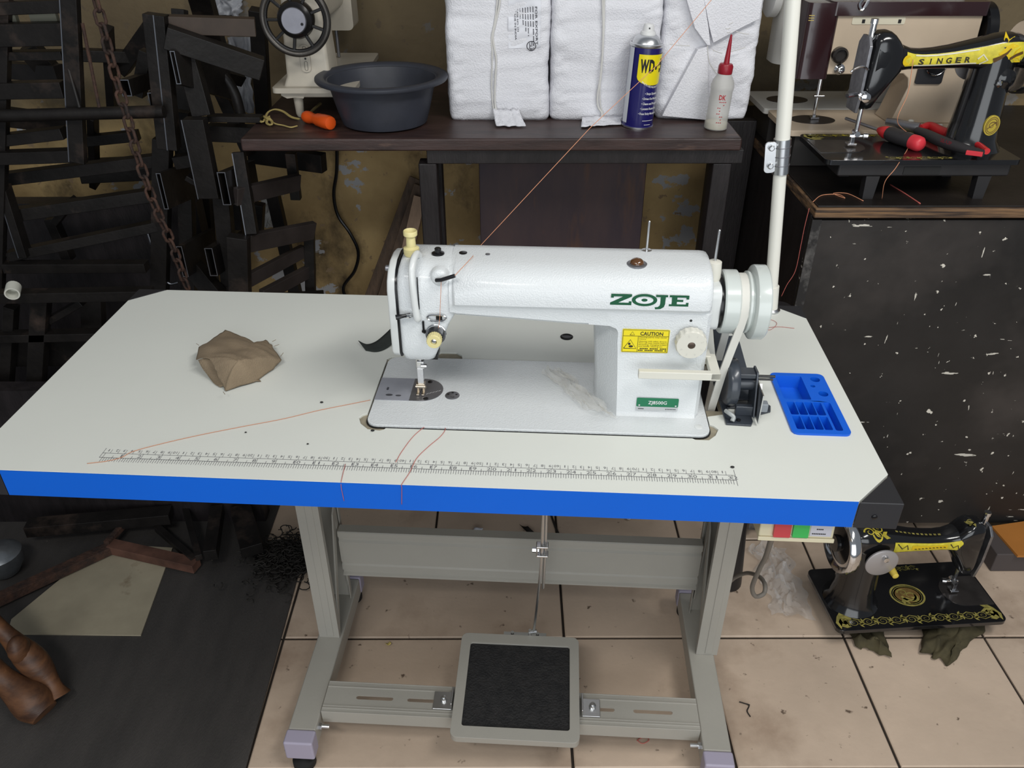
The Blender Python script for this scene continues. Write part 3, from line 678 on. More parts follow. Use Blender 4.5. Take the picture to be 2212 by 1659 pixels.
# green maker's lettering: slab letters Z, O with a dot, J, E
LG = basis((.8250, .1617, .9358), (1, 0, 0), (0, 0, 1)); mb = MB()
def lp(pts, holes=()): mb.prism(pts, 0, .0006, LG @ Matrix.Scale(.00101, 4), holes)
lp([(0, 0), (27, 0), (27, 5.5), (23.5, 5.5), (23.5, 3.4), (10.5, 3.4), (27, 12.2), (27, 15.4), (.8, 15.4), (.8, 10), (4.2, 10), (4.2, 12), (16.5, 12), (0, 3.2)])
lp(circ(43, 7.6, 16, 36, 8.6), [circ(43, 7.6, 11.2, 30, 5.2)]); lp(circ(43, 7.6, 3.9, 16, 2.1))
lp([(57, 15.4), (72, 15.4), (72, 12.4), (69.3, 12.4), (69.3, 2.5), (68, -1.6), (64, -4.4), (57.5, -5), (56.5, -2.2), (60.5, -1.6), (62.6, .6), (63, 3), (63, 12.4), (57, 12.4)])
lp([(74, 15.4), (98.5, 15.4), (98.5, 10), (95.2, 10), (95.2, 12.4), (83.8, 12.4), (83.8, 9.3), (91.5, 9.3), (91.5, 6.3), (83.8, 6.3), (83.8, 3), (95.2, 3), (95.2, 5.4), (98.5, 5.4), (98.5, 0), (74, 0), (74, 2.8), (77.2, 2.8), (77.2, 12.6), (74, 12.6)])
mc(mb, 'maker_lettering', green_m, smooth=False, label='green maker lettering on the arm')

# ------------------------------------------------------------------ bobbin winder beside the machine
bw = thing('bobbin_winder', 'slate grey bobbin winder bolted to the table right of the machine', 'bobbin winder', (1.02, .2, HT), TT)
def bwp(mb, name, m, parent=bw, **k): return mb.build(name, m, parent=parent, frame=TT, **k)
bwp(MB().prism([(.995, .152), (1.029, .150), (1.033, .160), (1.033, .172), (1.0625, .186), (1.0655, .200), (1.058, .210), (1.033, .212), (1.033, .26), (.993, .26)], HT, HT + .0032, holes=[[(1.003, .174), (1.024, .174), (1.024, .192), (1.003, .192)]]), 'base_plate', slate_m, bevel=.001)
# sloping bracket arm with slot
BA = basis((1.012, .205, HT + .006), (1, .04, 0), (.06, .80, .42))
bwp(MB().prism([(-.018, 0), (.030, 0), (.0270, .05), (.0215, .10), (.019, .170), (.012, .178), (-.008, .178), (-.013, .170), (-.016, .10)], 0, .0035, BA, holes=[slot(-.0, .010, .112, .0035)]), 'bracket', slate_m, bevel=.001)
bwp(MB().lathe([(.006, .9975), (.029, .9945), (.0325, .997), (.0335, 1.000), (.0335, 1.0080), (.0320, 1.0105), (.012, 1.0115)], (0, .199, HT + .042), 'x', 40), 'winder_wheel', slate_m, ang=40)
bwp(MB().cyl((1.008, .199, HT + .042), (1.034, .199, HT + .042), .011, n=24), 'spindle_housing', slate_m)
bwp(MB().box2((1.010, .186, HT + .055), (1.034, .206, HT + .062)), 'frame_bar', slate_m, bevel=.0012)
bwp(MB().box2((1.010, .172, HT + .003), (1.034, .180, HT + .018)), 'frame_bar', slate_m, bevel=.0012)
bwp(MB().prism([(.166, .004), (.207, .004), (.214, .034), (.208, .064), (.186, .066), (.176, .036)], 1.0335, 1.0365, basis((0, 0, HT), (0, 1, 0), (0, 0, 1))), 'side_plate', slate_m, bevel=.001)
bwp(MB().cyl((1.034, .196, HT + .054), (1.062, .196, HT + .054), .0020, n=12).cyl((1.034, .196, HT + .049), (1.060, .196, HT + .049), .0016, n=12), 'spindle', black_m)
bwp(MB().box2((1.0375, .152, HT + .004), (1.0390, .1965, HT + .050)), 'latch_arm', zinc)
bwp(MB().prism([(.182, .020), (.196, .014), (.21, .024), (.206, .040), (.192, .044)], 1.040, 1.0455, basis((0, 0, HT), (0, 1, 0), (0, 0, 1))), 'latch_spring', chrome)
bwp(MB().box2((1.040, .165, HT + .014), (1.0520, .177, HT + .0275)), 'stop_block', mat('grey_plastic', (.22, .24, .26), .5), bevel=.002)
bwp(MB().tube(bez([(.996, .170, HT + .012), (1.000, .162, HT + .013), (1.005, .158, HT + .010), (1.003, .154, HT + .006)], 5), .003, 8), 'spring_clip', mat('grey_clip', (.35, .37, .37), .4))
bwp(MB().lathe([(.0030, 0), (.0030, .0020), (.0015, .0028)], (1.013, .160, HT + .0030), 'z', 12), 'screw', black_m)

# ------------------------------------------------------------------ blue tool tray
tr = thing('tool_tray', 'blue plastic tray with small compartments at the right end of the table', 'tray', (1.121, .211, HT), TT)
holes = [rr(1.0885, .2185, 1.127, .2820, .002, 3), circ(1.146, .274, .0070, 16), circ(1.138, .2555, .0035, 12), circ(1.148, .2350, .0070, 16), rr(1.1415, .1435, 1.1515, .2125, .003, 3)]
for r_ in range(2):
    for k in range(4): holes.append(rr(1.0895 + k * .0125, .1445 + r_ * .0350, 1.1005 + k * .0125, .1765 + r_ * .0350, .002, 3))
tp_ = MB().prism(rr(1.0815, .1345, 1.1610, .2905, .009), HT, HT + .0032, holes=holes).build('tray_rim', blue_tray_m, parent=tr, frame=TT, bevel=.0007, seg=1)
for h in holes:
    mb = MB(); n = len(h); cx = sum(p[0] for p in h) / n; cy = sum(p[1] for p in h) / n; dp = .016 if n < 20 and (h[0][0] < 1.135) else .012
    rings = [[(p[0], p[1], HT + .0025) for p in h], [(cx + (p[0] - cx) * .90, cy + (p[1] - cy) * .93, HT - dp) for p in h]]
    mb.loft(rings, caps=False); mb.f.append(tuple(range(n, 2 * n)))
    mb.build('compartment', blue_tray_m, parent=tr, frame=TT)

# ------------------------------------------------------------------ bench along the back wall
BT = .94
bench = thing('work_bench', 'dark brown wooden bench with black frame along the back wall', 'bench', (-.04, 1.97, 0))
bxL, bxR, bY0, bY1 = -.549, .475, 1.668, 2.262
MB().box2((bxL, bY0, BT - .026), (bxR, bY1, BT)).build('bench_top', brown_wood, parent=bench, bevel=.004)
MB().box2((-.172, bY0 + .012, BT - .056), (bxR + .01, bY0 + .05, BT - .027)).build('apron', dark_wood, parent=bench, bevel=.002)
def px_box(u0, u1, yf, yb, z0, z1, vref): return MB().box2((aY(u0, vref, yf).x, yf, z0), (aY(u1, vref, yf).x, yb, z1))
px_box(908, 947, bY0 + .014, bY0 + .055, 0, BT - .056, 430).build('leg', dark_wood, parent=bench, bevel=.003)
px_box(942, 958, 1.78, 1.82, 0, BT - .03, 430).build('leg', dark_wood, parent=bench, bevel=.003)
MB().box2((bxR - .05, bY0 + .014, 0), (bxR - .01, bY0 + .055, BT - .056)).build('leg', dark_wood, parent=bench, bevel=.003)
MB().box2((-.15, 2.03, .79), (.45, 2.06, .835)).build('back_rail', dark_wood, parent=bench, bevel=.002)
MB().box2((bxL + .02, 2.20, .80), (-.15, 2.255, BT - .03)).build('wall_shade_rail', dark_wood, parent=bench, bevel=.002)  # dark bar standing in for the shade under the bench; also its wall support
a = aY(1036, 430, 1.93).x; b = aY(1391, 430, 1.93).x
MB().box2((a, 1.93, .12), (b, 1.948, .90)).build('cupboard_panel', board_m, bevel=.002, label='purple-brown varnished board standing under the bench behind the sewing machine', cat='board')
MB().box2((aY(1521, 430, 1.96).x, 1.955, 0), (.585, 1.985, .90)).build('black_board', dark_wood, bevel=.002, label='tall black wooden board closing the right end under the bench', cat='board')
# leaning timber strips
for k, (p, q, wd, m, lab) in enumerate((((898, 385), (800, 645), .034, wood_strip, 'dark brown timber strip leaning on the wall, leftmost of the leaning strips'), ((906, 400), (826, 645), .028, wood_strip, 'brown timber strip leaning on the wall in the middle of the leaning strips'), ((908, 425), (856, 650), .034, pale_wood, 'pale timber strip leaning on the wall just behind the machine head'))):
    A = aY(*p, 2.21 - k * .035); B_ = aY(*q, 2.12 - k * .035)
    dirv = (B_ - A).normalized(); B2 = A + dirv * (A.z / -dirv.z) * .995
    MB().bar(A, B2, .014, wd, (1, 0, .4)).build('timber_strip', m, bevel=.001, label=lab, cat='timber', group='timber strips leaning under the bench')
# black cable hanging against the wall
pts = [aY(u, v, 2.235) for u, v in ((728, 322), (727, 372), (721, 420), (730, 465), (757, 505), (774, 545), (766, 585), (742, 620), (750, 655), (760, 720))]
MB().tube(bez(pts, 6), .005, 8).build('wall_cable', black_m, label='black cable snaking down the ochre wall below the bench', cat='cable')

# ------------------------------------------------------------------ three white woven sacks
def sdisp(q, seed):
    n1 = noise.noise(Vector((q.x * 6 + seed, q.y * 6, q.z * 24 + q.x * 9))); n2 = noise.noise(Vector((q.x * 22, q.y * 22 + seed, q.z * 60 - q.x * 20))); n3 = noise.noise(Vector((q.x * 50, seed, q.z * 90)))
    return .0060 * n1 - .0035 * abs(n2) + .0012 * n3
def sack(xa, xb, ya, yb, z0, z1, seed):
    nz, nn = 90, 120; rings = []
    cx, cy, hx, hy = (xa + xb) / 2, (ya + yb) / 2, (xb - xa) / 2, (yb - ya) / 2
    for j in range(nz + 1):
        z = z0 + (z1 - z0) * j / nz; ring = []
        tw = min(1, (j + .2) / 2.2); tw = .965 + .035 * math.sin(tw * PI / 2)
        for k in range(nn):
            a = 2 * PI * k / nn; c, s_ = math.cos(a), math.sin(a); e = .16
            x = math.copysign(abs(c) ** e, c) if abs(c) > 1e-6 else 0; y = math.copysign(abs(s_) ** e, s_) if abs(s_) > 1e-6 else 0
            d = max(abs(x), abs(y)); x /= d; y /= d
            r = (abs(x) ** 14 + abs(y) ** 14) ** (-1 / 14); x *= r; y *= r
            q = Vector((cx + x * hx, cy + y * hy, z))
            d = sdisp(q, seed)
            q += Vector((x * d * .5, y * d * 1.4, 0)); q.x = cx + (q.x - cx) * tw; q.y = cy + (q.y - cy) * tw; ring.append(q)
        rings.append(ring)
    return MB().loft(rings)
def sx(u, v=200): return aY(u, v, 1.802).x
SY = 1.802
s1 = thing('woven_sack', 'white woven sack with black export print and a centre cord', 'sack', (sx(1075), 1.95, BT), group='white woven sacks on the bench')
s2 = thing('woven_sack', 'white woven sack in the middle of the row, behind the blue spray can', 'sack', (sx(1305), 1.95, BT), group='white woven sacks on the bench')
s3 = thing('woven_sack', 'white woven sack at the right end with folded envelope flaps, behind the oil bottle', 'sack', (sx(1530), 1.95, BT), group='white woven sacks on the bench')
sack(sx(966), sx(1188), SY, 2.10, BT, 1.42, 0).build('sack_body', sack_m, parent=s1, ang=180)
sack(sx(1188), sx(1421), SY + .004, 2.10, BT, 1.40, 5).build('sack_body', sack_m, parent=s2, ang=180)
sack(sx(1421), sx(1630), SY + .010, 2.10, BT, 1.41, 9).build('sack_body', sack_m, parent=s3, ang=180)
def seam(par, us, name='cord', r=.0022, dy=.003):
    MB().tube(bez([aY(u, v, SY - dy) for u, v in us], 6), r, 7).build(name, tape_m, parent=par, ang=60)
seam(s1, ((1078, -40), (1080, 0), (1073, 40), (1065, 75), (1067, 100), (1072, 130), (1070, 170), (1069, 200), (1070, 230), (1078, 258)))
seam(s1, ((1072, -40), (1074, 0), (1069, 45), (1062, 80), (1063, 110), (1063, 140), (1062, 190), (1066, 235), (1074, 262)), r=.0016)
seam(s2, ((1302, -40), (1302, 10), (1303, 60), (1301, 120), (1297, 165), (1291, 205), (1292, 230), (1300, 246), (1294, 268)))
seam(s2, ((1306, -40), (1305, 60), (1300, 150), (1296, 190), (1297, 225), (1302, 245), (1300, 266)), r=.0014)
# crumpled bottom flaps
def flap(par, quad, seed, out=.02):
    A, B_, C_, D_ = quad
    def fn(u, v):
        p = (A * (1 - u) + B_ * u) * (1 - v) + (D_ * (1 - u) + C_ * u) * v
        p = p + Vector((0, -out * v * (1 - .3 * v) - .006 * noise.noise(Vector((u * 6 + seed, v * 4, 0))) - .010 * v * abs(noise.noise(Vector((u * 3.3, seed, 1)))), .006 * noise.noise(Vector((u * 7, v * 5, seed)))))
        p.z = max(p.z, BT + .0018 + .002 * v); return p
    MB().grid(fn, 18, 8).build('bottom_flap', sack_m, parent=par, solid=.0015, ang=180)
flap(s1, (aY(1064, 236, SY - .002), aY(1120, 236, SY - .002), aZ(1136, 272, BT + .003), aZ(1072, 272, BT + .003)), 3, .004)
flap(s2, (aY(1258, 252, SY - .002), aY(1345, 250, SY - .002), aZ(1340, 268, BT + .003), aZ(1255, 274, BT + .003)), 8, .004)
# folded flaps and stitches on the third sack
def facet(par, pts, name='fold', off=(.001, .004, .001)):
    P = [aY(u, v, SY - .002) for u, v in pts]; c = sum(P, Vector()) / len(P)
    mb = MB(); n = len(P); fr = [p + Vector((0, -off[k % 3], 0)) for k, p in enumerate(P)]; bk = [p + Vector((0, .016, 0)) for p in P]
    mb.loft([bk, fr]); mb.build(name, sack_m, parent=par, smooth=False, bevel=.001)
facet(s3, ((1430, 250), (1436, 236), (1506, 106), (1529, 100), (1530, 246), (1525, 258)), 'fold', (.002, .004, .006))
facet(s3, ((1474, -30), (1515, -30), (1530, 60), (1534, 98), (1526, 96), (1500, 60)), 'fold', (.004, .008, .005))
facet(s3, ((1515, -30), (1650, -30), (1640, 40), (1600, 60), (1540, 92), (1532, 60)), 'fold', (.003, .005, .004))
seam(s3, ((1528, 98), (1531, 130), (1538, 145), (1552, 165)), 'stitch', .0009, .005)
for (u0, v0, u1, v1) in ((1575, 52, 1583, 48), (1568, 62, 1578, 60), (1570, 70, 1578, 68), (1590, 68, 1618, 74), (1540, 108, 1560, 115), (1575, 112, 1610, 102), (1446, 95, 1490, 99)):
    seam(s3, ((u0, v0), ((u0 + u1) / 2, (v0 + v1) / 2 + 1), (u1, v1)), 'stitch', .0008, .006)
# export print on the first sack: lines read downwards
mb = MB(); d_ = Vector((.042, 0, -1)).normalized(); up = Vector((1, 0, .042)).normalized()
lab0 = aY(1160, 14, SY - .0052)
rows = (('FOR EXPORT', .074, 0, .0062), (9, .076, .0055, .0040), (5, .040, .0105, .0036), (7, .055, .0155, .0036), (6, .045, .0205, .0036), (5, .034, .0255, .0036), ('LOT NO.', .020, .0310, .0040), ('CASE NO. 173', .043, .0365, .0044), ('MADE IN INDIA', .058, .0415, .0046))
for t_, L_, o_, s_ in rows:
    org = Vector((lab0.x - .004 - o_ * 1.02, SY - .0072, lab0.z - o_ * .14)); MM = basis(org, d_, up)
    if isinstance(t_, str): write(mb, t_, MM, s_, L_, .012)
    else:       # unreadable smudged print
        for q in range(t_ * 3):
            x = L_ * q / (t_ * 3)
            if q % 5 != 4: ribbon(mb, [(x, s_ * .15), (x + L_ / t_ / 3 * .7, s_ * .55)], s_ * .42, 0, MM)
# round emblem: ring split into two half hooks
ec = aY(1148, 101, SY - .0072); R_ = .0092
EM = basis(ec, (1, 0, 0), (0, 0, 1))
def arcp(a0, a1, r): return [(r * math.cos(math.radians(a0 + (a1 - a0) * k / 16)), r * math.sin(math.radians(a0 + (a1 - a0) * k / 16))) for k in range(17)]
ribbon(mb, arcp(100, 285, R_), .0016, 0, EM); ribbon(mb, arcp(-75, 112, R_), .0016, 0, EM)
for x_, a_, b_ in ((.0012, -.0090, .0088), (-.0014, -.0090, .0020), (-.0036, -.0055, .0060), (.0044, -.0055, .0058)): ribbon(mb, [(x_, a_), (x_, b_)], .0013, 0, EM)
mb.v = [tuple(Vector((p[0], SY - 1.4 * sdisp(Vector((p[0], SY, p[2])), 0) - .0020, p[2]))) for p in mb.v]
pr = mb.build('export_print', mat('sack_ink', (.05, .05, .06), .7), parent=s1, smooth=False, label='black printed export lettering')
def sface(x, z, off): return Vector((x, SY - 1.4 * sdisp(Vector((x, SY, z)), 0) - off, z))
MB().grid(lambda u, v: sface(lab0.x - .058 + .066 * u, lab0.z - .080 + .094 * v, .0012), 16, 20).build('label_patch', mat('smooth_white_patch', (.76, .77, .82), .45), parent=s1, ang=180)
# ------------------------------------------------------------------ spray can
cx_, cy_ = .272, 1.768; CR = .0335
zc = lambda v: aY(1385, v, cy_ - .0335 * .7).z
can = thing('spray_can', 'blue and yellow aerosol spray can standing on the bench before the sacks', 'spray can', (cx_, cy_, BT))
LEAN = Matrix.Translation((cx_, cy_, BT)) @ Matrix.Rotation(math.radians(2.4), 4, 'Y')
CH = .167
def cb(mb, name, m, parent=can, **k): return mb.build(name, m, parent=parent, frame=LEAN, **k)
body = cb(MB().lathe([(CR - .001, 0), (CR, .0015), (CR, .0035), (CR - .001, .0045), (CR - .001, CH - .006), (CR, CH - .005)], n=48), 'can_body', can_blue)
cb(MB().lathe([(CR + .0006, -.0), (CR + .0006, .0032), (CR - .002, .0036)], n=48), 'bottom_rim', alu_m)
cb(MB().lathe([(CR - .001, CH - .008), (CR + .0008, CH - .005), (CR + .0008, CH - .002), (CR - .002, CH - .001), (CR - .003, CH - .003), (CR - .004, CH), (CR - .008, CH + .008), (.020, CH + .012), (.0165, CH + .014)], n=48), 'shoulder', alu_m)
cap = cb(MB().lathe([(.0155, CH + .013), (.0155, CH + .018), (.0145, CH + .020), (.0118, CH + .021), (.0110, CH + .029), (.0090, CH + .034), (.004, CH + .035)], n=28), 'spray_cap', mat('white_cap', (.74, .74, .73), .4))
cb(MB().box((0, -.0110, CH + .027), (.003, .0012, .003)), 'nozzle', black_m, parent=cap)
def wrap(th0, r):     # lettering bent round the can: x becomes angle, y height
    return lambda v: Vector((r * math.sin(th0 + v.x / CR), -r * math.cos(th0 + v.x / CR), v.y))
def panel(name, fn_top, fn_bot, a0, a1, m, r, n=24):
    mb = MB()
    def fn(u, v):
        a = a0 + (a1 - a0) * u; z = fn_bot(u) * (1 - v) + fn_top(u) * v
        return Vector((r * math.sin(a), -r * math.cos(a), z))
    mb.grid(fn, n, 3); return cb(mb, name, m, parent=body)
cr = CR
def shield_bot(u): return .083 - .017 * (1 - (2 * u - 1) ** 2) ** .5 + .0 if 0 < u < 1 else .083
panel('yellow_shield', lambda u: CH - .019, lambda u: .1045 - .0155 * math.sqrt(max(0, 1 - (2 * u - 1) ** 2)), math.radians(-30), math.radians(100), can_yellow, cr + .0002, 40)
panel('white_stripe', lambda u: CH - .008, lambda u: .010, math.radians(-78), math.radians(-52), mat('can_white', (.60, .62, .66), .4), cr + .0002, 8)
mb = MB()
for t_, a_, w_ in (('W', -20, .0160), ('D', 8, .0125), ('-', 33, .0035), ('40', 42, .030)):
    write(mb, t_, None, .033 if t_ != '-' else .036, w_, .055, warp=lambda v, a_=a_: wrap(math.radians(a_), cr + .0005)(Vector((v.x, v.y + .1150, 0))))
cb(mb, 'can_name_lettering', ink_m, parent=body, smooth=False)
mb = MB()
for k, (t_, w_) in enumerate((('\u2022 Stops Squeaks', .030), ('\u2022 Drives Out Moisture', .040), ('\u2022 Cleans and Protects', .040), ('\u2022 Loosens Rusted Parts', .042), ('\u2022 Frees Sticky Mechanisms', .047))):
    write(mb, t_, None, .0066, w_, .02, warp=lambda v, k=k: wrap(math.radians((6, -2, -3, -5, -10)[k]), cr + .0004)(Vector((v.x, v.y + .0705 - k * .0101, 0))))
write(mb, 'MULTI-USE PRODUCT', None, .0050, .040, .02, warp=lambda v: wrap(math.radians(-10), cr + .0004)(Vector((v.x, v.y + .0835 + (v.x - .028) ** 2 * 14, 0))))
for z_, w_, a_ in ((.0170, .028, 8), (.0085, .016, 16)):
    for k in range(int(w_ / .002)): mb.add([wrap(math.radians(a_), cr + .0004)(Vector((k * .002 + dx, z_ + dy, 0))) for dx, dy in ((0, 0), (.0016, .0001), (.0016, .0014), (0, .0012))], [(0, 1, 2, 3)])
cb(mb, 'can_small_lettering', white_ink, parent=body, smooth=False)

# ------------------------------------------------------------------ oil bottle with red spout
ox_, oy_ = .434, 1.742
bot = thing('oil_bottle', 'milky plastic oil bottle with dark red pointed spout', 'bottle', (ox_, oy_, BT))
BL = Matrix.Translation((ox_, oy_, BT)) @ Matrix.Rotation(math.radians(2.4), 4, 'Y') @ Matrix.Diagonal((1.1, 1.1, 1.13, 1))
def ob(mb, name, m, parent=bot, **k): return mb.build(name, m, parent=parent, frame=BL, **k)
bo = ob(MB().lathe([(.0195, 0), (.0215, .002), (.0215, .012), (.0205, .014), (.0205, .070), (.0215, .072), (.0215, .078), (.0195, .086), (.0125, .098), (.0120, .102)], n=32), 'bottle_body', bottle_m)
ob(MB().lathe([(.0185, .001), (.0203, .003), (.0203, .0125), (.001, .0125)], n=28), 'oil', oil_m)
ob(MB().lathe([(.0130, .098), (.0135, .099), (.0135, .111), (.0115, .115), (.0055, .116), (.0052, .118), (.0030, .152), (.0018, .163), (.0006, .164)], n=24), 'spout', dark_red)
mb = MB()
def bw_(a, r=.0207): return lambda v: Vector((r * math.sin(math.radians(a) + v.x / .0205), -r * math.cos(math.radians(a) + v.x / .0205), v.y))
write(mb, 'DK', None, .012, .0130, .03, warp=lambda v: bw_(-22)(Vector((v.x, v.y + .056, 0))))
for k in range(9):
    y_ = .051 - k * .0052; x_ = (.002, .010, .0, .004, .0, .006, .008, .002, .007)[k]; L_ = (.014, .006, .010, .004, .008, .009, .005, .012, .004)[k]
    for q in range(max(1, int(L_ / .0035))):
        mb.add([bw_(-22)(Vector((x_ + q * .0035 + dx, y_ + dy, 0))) for dx, dy in ((0, 0), (.0026, .0004), (.0024, .0020), (.0003, .0014))], [(0, 1, 2, 3)])
ob(mb, 'red_print', mat('red_ink', (.42, .02, .03), .6), parent=bo, smooth=False)

# ------------------------------------------------------------------ basin, screwdriver, knotted cord
bcx, bcy = -.2685, 1.792
MB().lathe([(.001, .0015), (.082, .0015), (.090, .004), (.098, .03), (.108, .070), (.116, .094), (.121, .0985), (.133, .0995), (.1385, .097), (.1390, .093), (.137, .090), (.134, .0945), (.122, .0945), (.113, .092), (.104, .066), (.095, .030), (.088, .0075), (.001, .006)], (bcx, bcy, BT), n=72).build('wash_basin', basin_m, label='dark grey-blue round plastic basin on the bench', cat='basin', ang=50)
sd = thing('screwdriver', 'screwdriver with short bright orange handle lying on the bench', 'screwdriver', (-.41, 1.77, BT))
A = Vector((-.372, 1.728, BT + .015)); B_ = Vector((-.440, 1.792, BT + .013)); dv = (B_ - A).normalized(); Ls = (B_ - A).length
prof = [(.008, 0), (.0135, .002), (.0148, .008), (.0148, .030), (.0138, .034), (.0140, .044), (.0112, .052), (.0105, .066), (.0128, .074), (.0130, .086), (.0105, .0935)]
xax = dv.orthogonal().normalized(); Msd = Matrix((xax, dv.cross(xax), dv)).transposed().to_4x4(); Msd.translation = A
mb = MB().lathe(prof, n=12); MB().add(mb.v, mb.f, Msd).build('handle', orange_m, parent=sd, ang=50)
MB().tube([Vector((-.4345, 1.790, BT + .014)), Vector((-.432, 1.85, BT + .014)), Vector((-.428, 1.90, BT + .013))], .0032, 8).build('shaft', mat('brassy_steel', (.42, .34, .16), .4, .6), parent=sd)
cd = thing('knotted_cord', 'thin yellow cord with a knot lying on the bench edge', 'cord', (-.49, 1.74, BT))
pts = [aZ(u, v, BT + h) for u, v, h in ((646, 258, .004), (628, 253, .006), (610, 241, .010), (592, 237, .012), (578, 243, .010), (572, 255, .006), (566, 264, .006), (558, 258, .006), (564, 251, .008), (576, 256, .010), (586, 262, .006), (585, 270, .004), (575, 266, .004), (580, 252, .010), (592, 266, .004), (612, 271, .003), (628, 275, .003), (642, 272, .003))]
MB().tube(bez(pts, 6), .0016, 7).build('strand', cord_m, parent=cd, ang=60)
MB().tube(bez([p + Vector((.003, -.002, .0014)) for p in pts[:14]], 6), .0015, 7).build('strand', cord_m, parent=cd, ang=60)

# ------------------------------------------------------------------ cream machine seen from its wheel end
cm = thing('sewing_machine', 'aged cream sewing machine with black spoked hand wheel on the bench left of the basin', 'sewing machine', (-.42, 1.95, BT))
ZB = .997
MB().prism(rr(-.508, 1.805, -.330, 2.19, .012), ZB, ZB + .011).build('bed', cream_iron, parent=cm, bevel=.003)
MB().box2((-.485, 1.82, ZB - .012), (-.35, 2.17, ZB)).build('bed_rim', cream_iron, parent=cm, bevel=.004)
MB().prism([(-.492, .995), (-.492, .990), (-.480, .984), (-.462, .986), (-.445, .984), (-.438, .995)], -1.83, -1.818, basis((0, 0, 0), (1, 0, 0), (0, 0, 1))).build('hinge_lug', cream_iron, parent=cm)
for lx, ly in ((-.462, 1.842), (-.36, 1.842), (-.462, 2.14), (-.36, 2.14)):
    MB().lathe([(.006, 0), (.009, .006), (.011, .046)], (lx, ly, BT), n=14).build('support_foot', cream_iron, parent=cm)
def sec(x0_, x1_, y0_, y1_, z, r): return [(x, y, z) for x, y in rr(x0_, y0_, x1_, y1_, r, 4)]
MB().loft([sec(-.486, -.376, 1.822, 1.94, ZB + .010, .008), sec(-.478, -.384, 1.828, 1.93, ZB + .03, .008), sec(-.474, -.388, 1.832, 1.92, 1.13, .008), sec(-.470, -.390, 1.836, 1.92, 1.19, .01), sec(-.463, -.398, 1.846, 1.91, 1.205, .012)]).build('column', cream_iron, parent=cm, ang=50)
MB().loft([[(x, y, z) for x, z in rr(-.468, 1.125, -.390, 1.20, .018)] for y in (1.86, 2.12)]).build('arm', cream_iron, parent=cm, ang=50)
MB().loft([[(x, y, z) for x, z in rr(-.470, 1.075, -.372, 1.205, .012)] for y in (2.10, 2.18)]).build('head', cream_iron, parent=cm, ang=50)
MB().cyl((-.42, 2.13, 1.01), (-.42, 2.13, 1.08), .004).build('needle_bar', dull_steel, parent=cm)
MB().prism(rr(.0, .0, .021, .055, .009), 0, .002, basis((-.4425, 1.8262, 1.0365), (1, 0, 0), (0, .02, 1))).build('cover_plate', cream_iron, parent=cm, bevel=.0006)
mb = MB(); Mcp = basis((-.4425, 1.8236, 1.0365), (1, 0, 0), (0, .02, 1))
ribbon(mb, rr(.008, .004, .0145, .022, .003), .0007, 0, Mcp); ribbon(mb, rr(.008, .033, .0145, .052, .003), .0007, 0, Mcp); mb.prism(circ(.0112, .0275, .0022, 10), 0, .0004, Mcp)
mb.build('cover_slot', ink_m, parent=cm, smooth=False)
wc = Vector((-.4315, 1.782, 1.1465))
whm = mat('worn_black_iron', (.016, .015, .015), .3, .3, var=.3, scale=30)
hw = MB(); n = 64
hw.tube([(wc.x + .0655 * math.cos(2 * PI * k / n), wc.y, wc.z + .0655 * math.sin(2 * PI * k / n)) for k in range(n)], .0062, 10, closed=True)
hwo = hw.build('wheel_rim', mat('worn_steel_rim', (.11, .10, .09), .35, .7, var=.5, scale=14), parent=cm, ang=60)
MB().tube([(wc.x + .0600 * math.cos(2 * PI * k / n), wc.y + .001, wc.z + .0600 * math.sin(2 * PI * k / n)) for k in range(n)], .0042, 8, closed=True).build('wheel_inner_rim', whm, parent=hwo, ang=60)
for k in range(9):
    a_ = math.radians(90 + 40 * k + 10)
    MB().bar(wc + Vector((math.cos(a_) * .025, .002, math.sin(a_) * .025)), wc + Vector((math.cos(a_) * .062, .002, math.sin(a_) * .062)), .006, .0085, (0, 1, 0)).build('spoke', whm, parent=hwo, bevel=.0015)
MB().lathe([(.036, .02), (.0375, .004), (.034, -.006), (.0275, -.010), (.026, -.0125)], wc, 'y', 40).build('wheel_hub', whm, parent=hwo)
MB().lathe([(.0245, -.012), (.0245, -.0155), (.0235, -.0165), (.001, -.0165)], wc, 'y', 40).build('clutch_cap', mat('grey_cap', (.30, .30, .34), .4, .5, var=.15, scale=40), parent=hwo)
MB().lathe([(.0028, -.0165), (.0028, -.018), (.001, -.018)], wc + Vector((.0165, 0, -.006)), 'y', 10).build('clutch_screw', black_m, parent=hwo)
MB().cyl(wc + Vector((0, .0, 0)), wc + Vector((0, .07, 0)), .018).build('shaft', whm, parent=cm)

# ------------------------------------------------------------------ black cabinet on the right
CT = .86
cab = thing('cabinet', 'scuffed black wooden cabinet with worn plywood top edge, right of the table', 'cabinet', (1.1, 1.88, 0))
MB().box2((.585, 1.492, CT - .024), (1.75, 2.262, CT - .0035)).build('plywood_top', ply_m, parent=cab, bevel=.003)
MB().box2((.590, 1.497, CT - .0035), (1.75, 2.262, CT)).build('top_surface', mat('black_worn_top', (.018, .014, .012), .45, var=.5, scale=8, bump=.2, bscale=40), parent=cab, bevel=.001)
MB().box2((.588, 1.500, .048), (1.74, 1.518, CT - .030)).build('front_panel', cab_m, parent=cab, bevel=.002)
MB().box2((.588, 1.519, .048), (.606, 2.25, CT - .026)).build('side_panel', dark_wood, parent=cab, bevel=.002)
MB().box2((.585, 1.497, .03), (.603, 1.5, CT - .028)).build('corner_strip', mat('chipped_grey_edge', (.10, .095, .09), .6, col2=(.015, .014, .014), scale=26, lo=.45, hi=.6), parent=cab)
for lx, ly in ((.66, 1.56), (1.62, 1.56), (.66, 2.2), (1.62, 2.2)):
    MB().box2((lx - .03, ly - .03, 0), (lx + .03, ly + .03, .05)).build('foot', dark_wood, parent=cab)

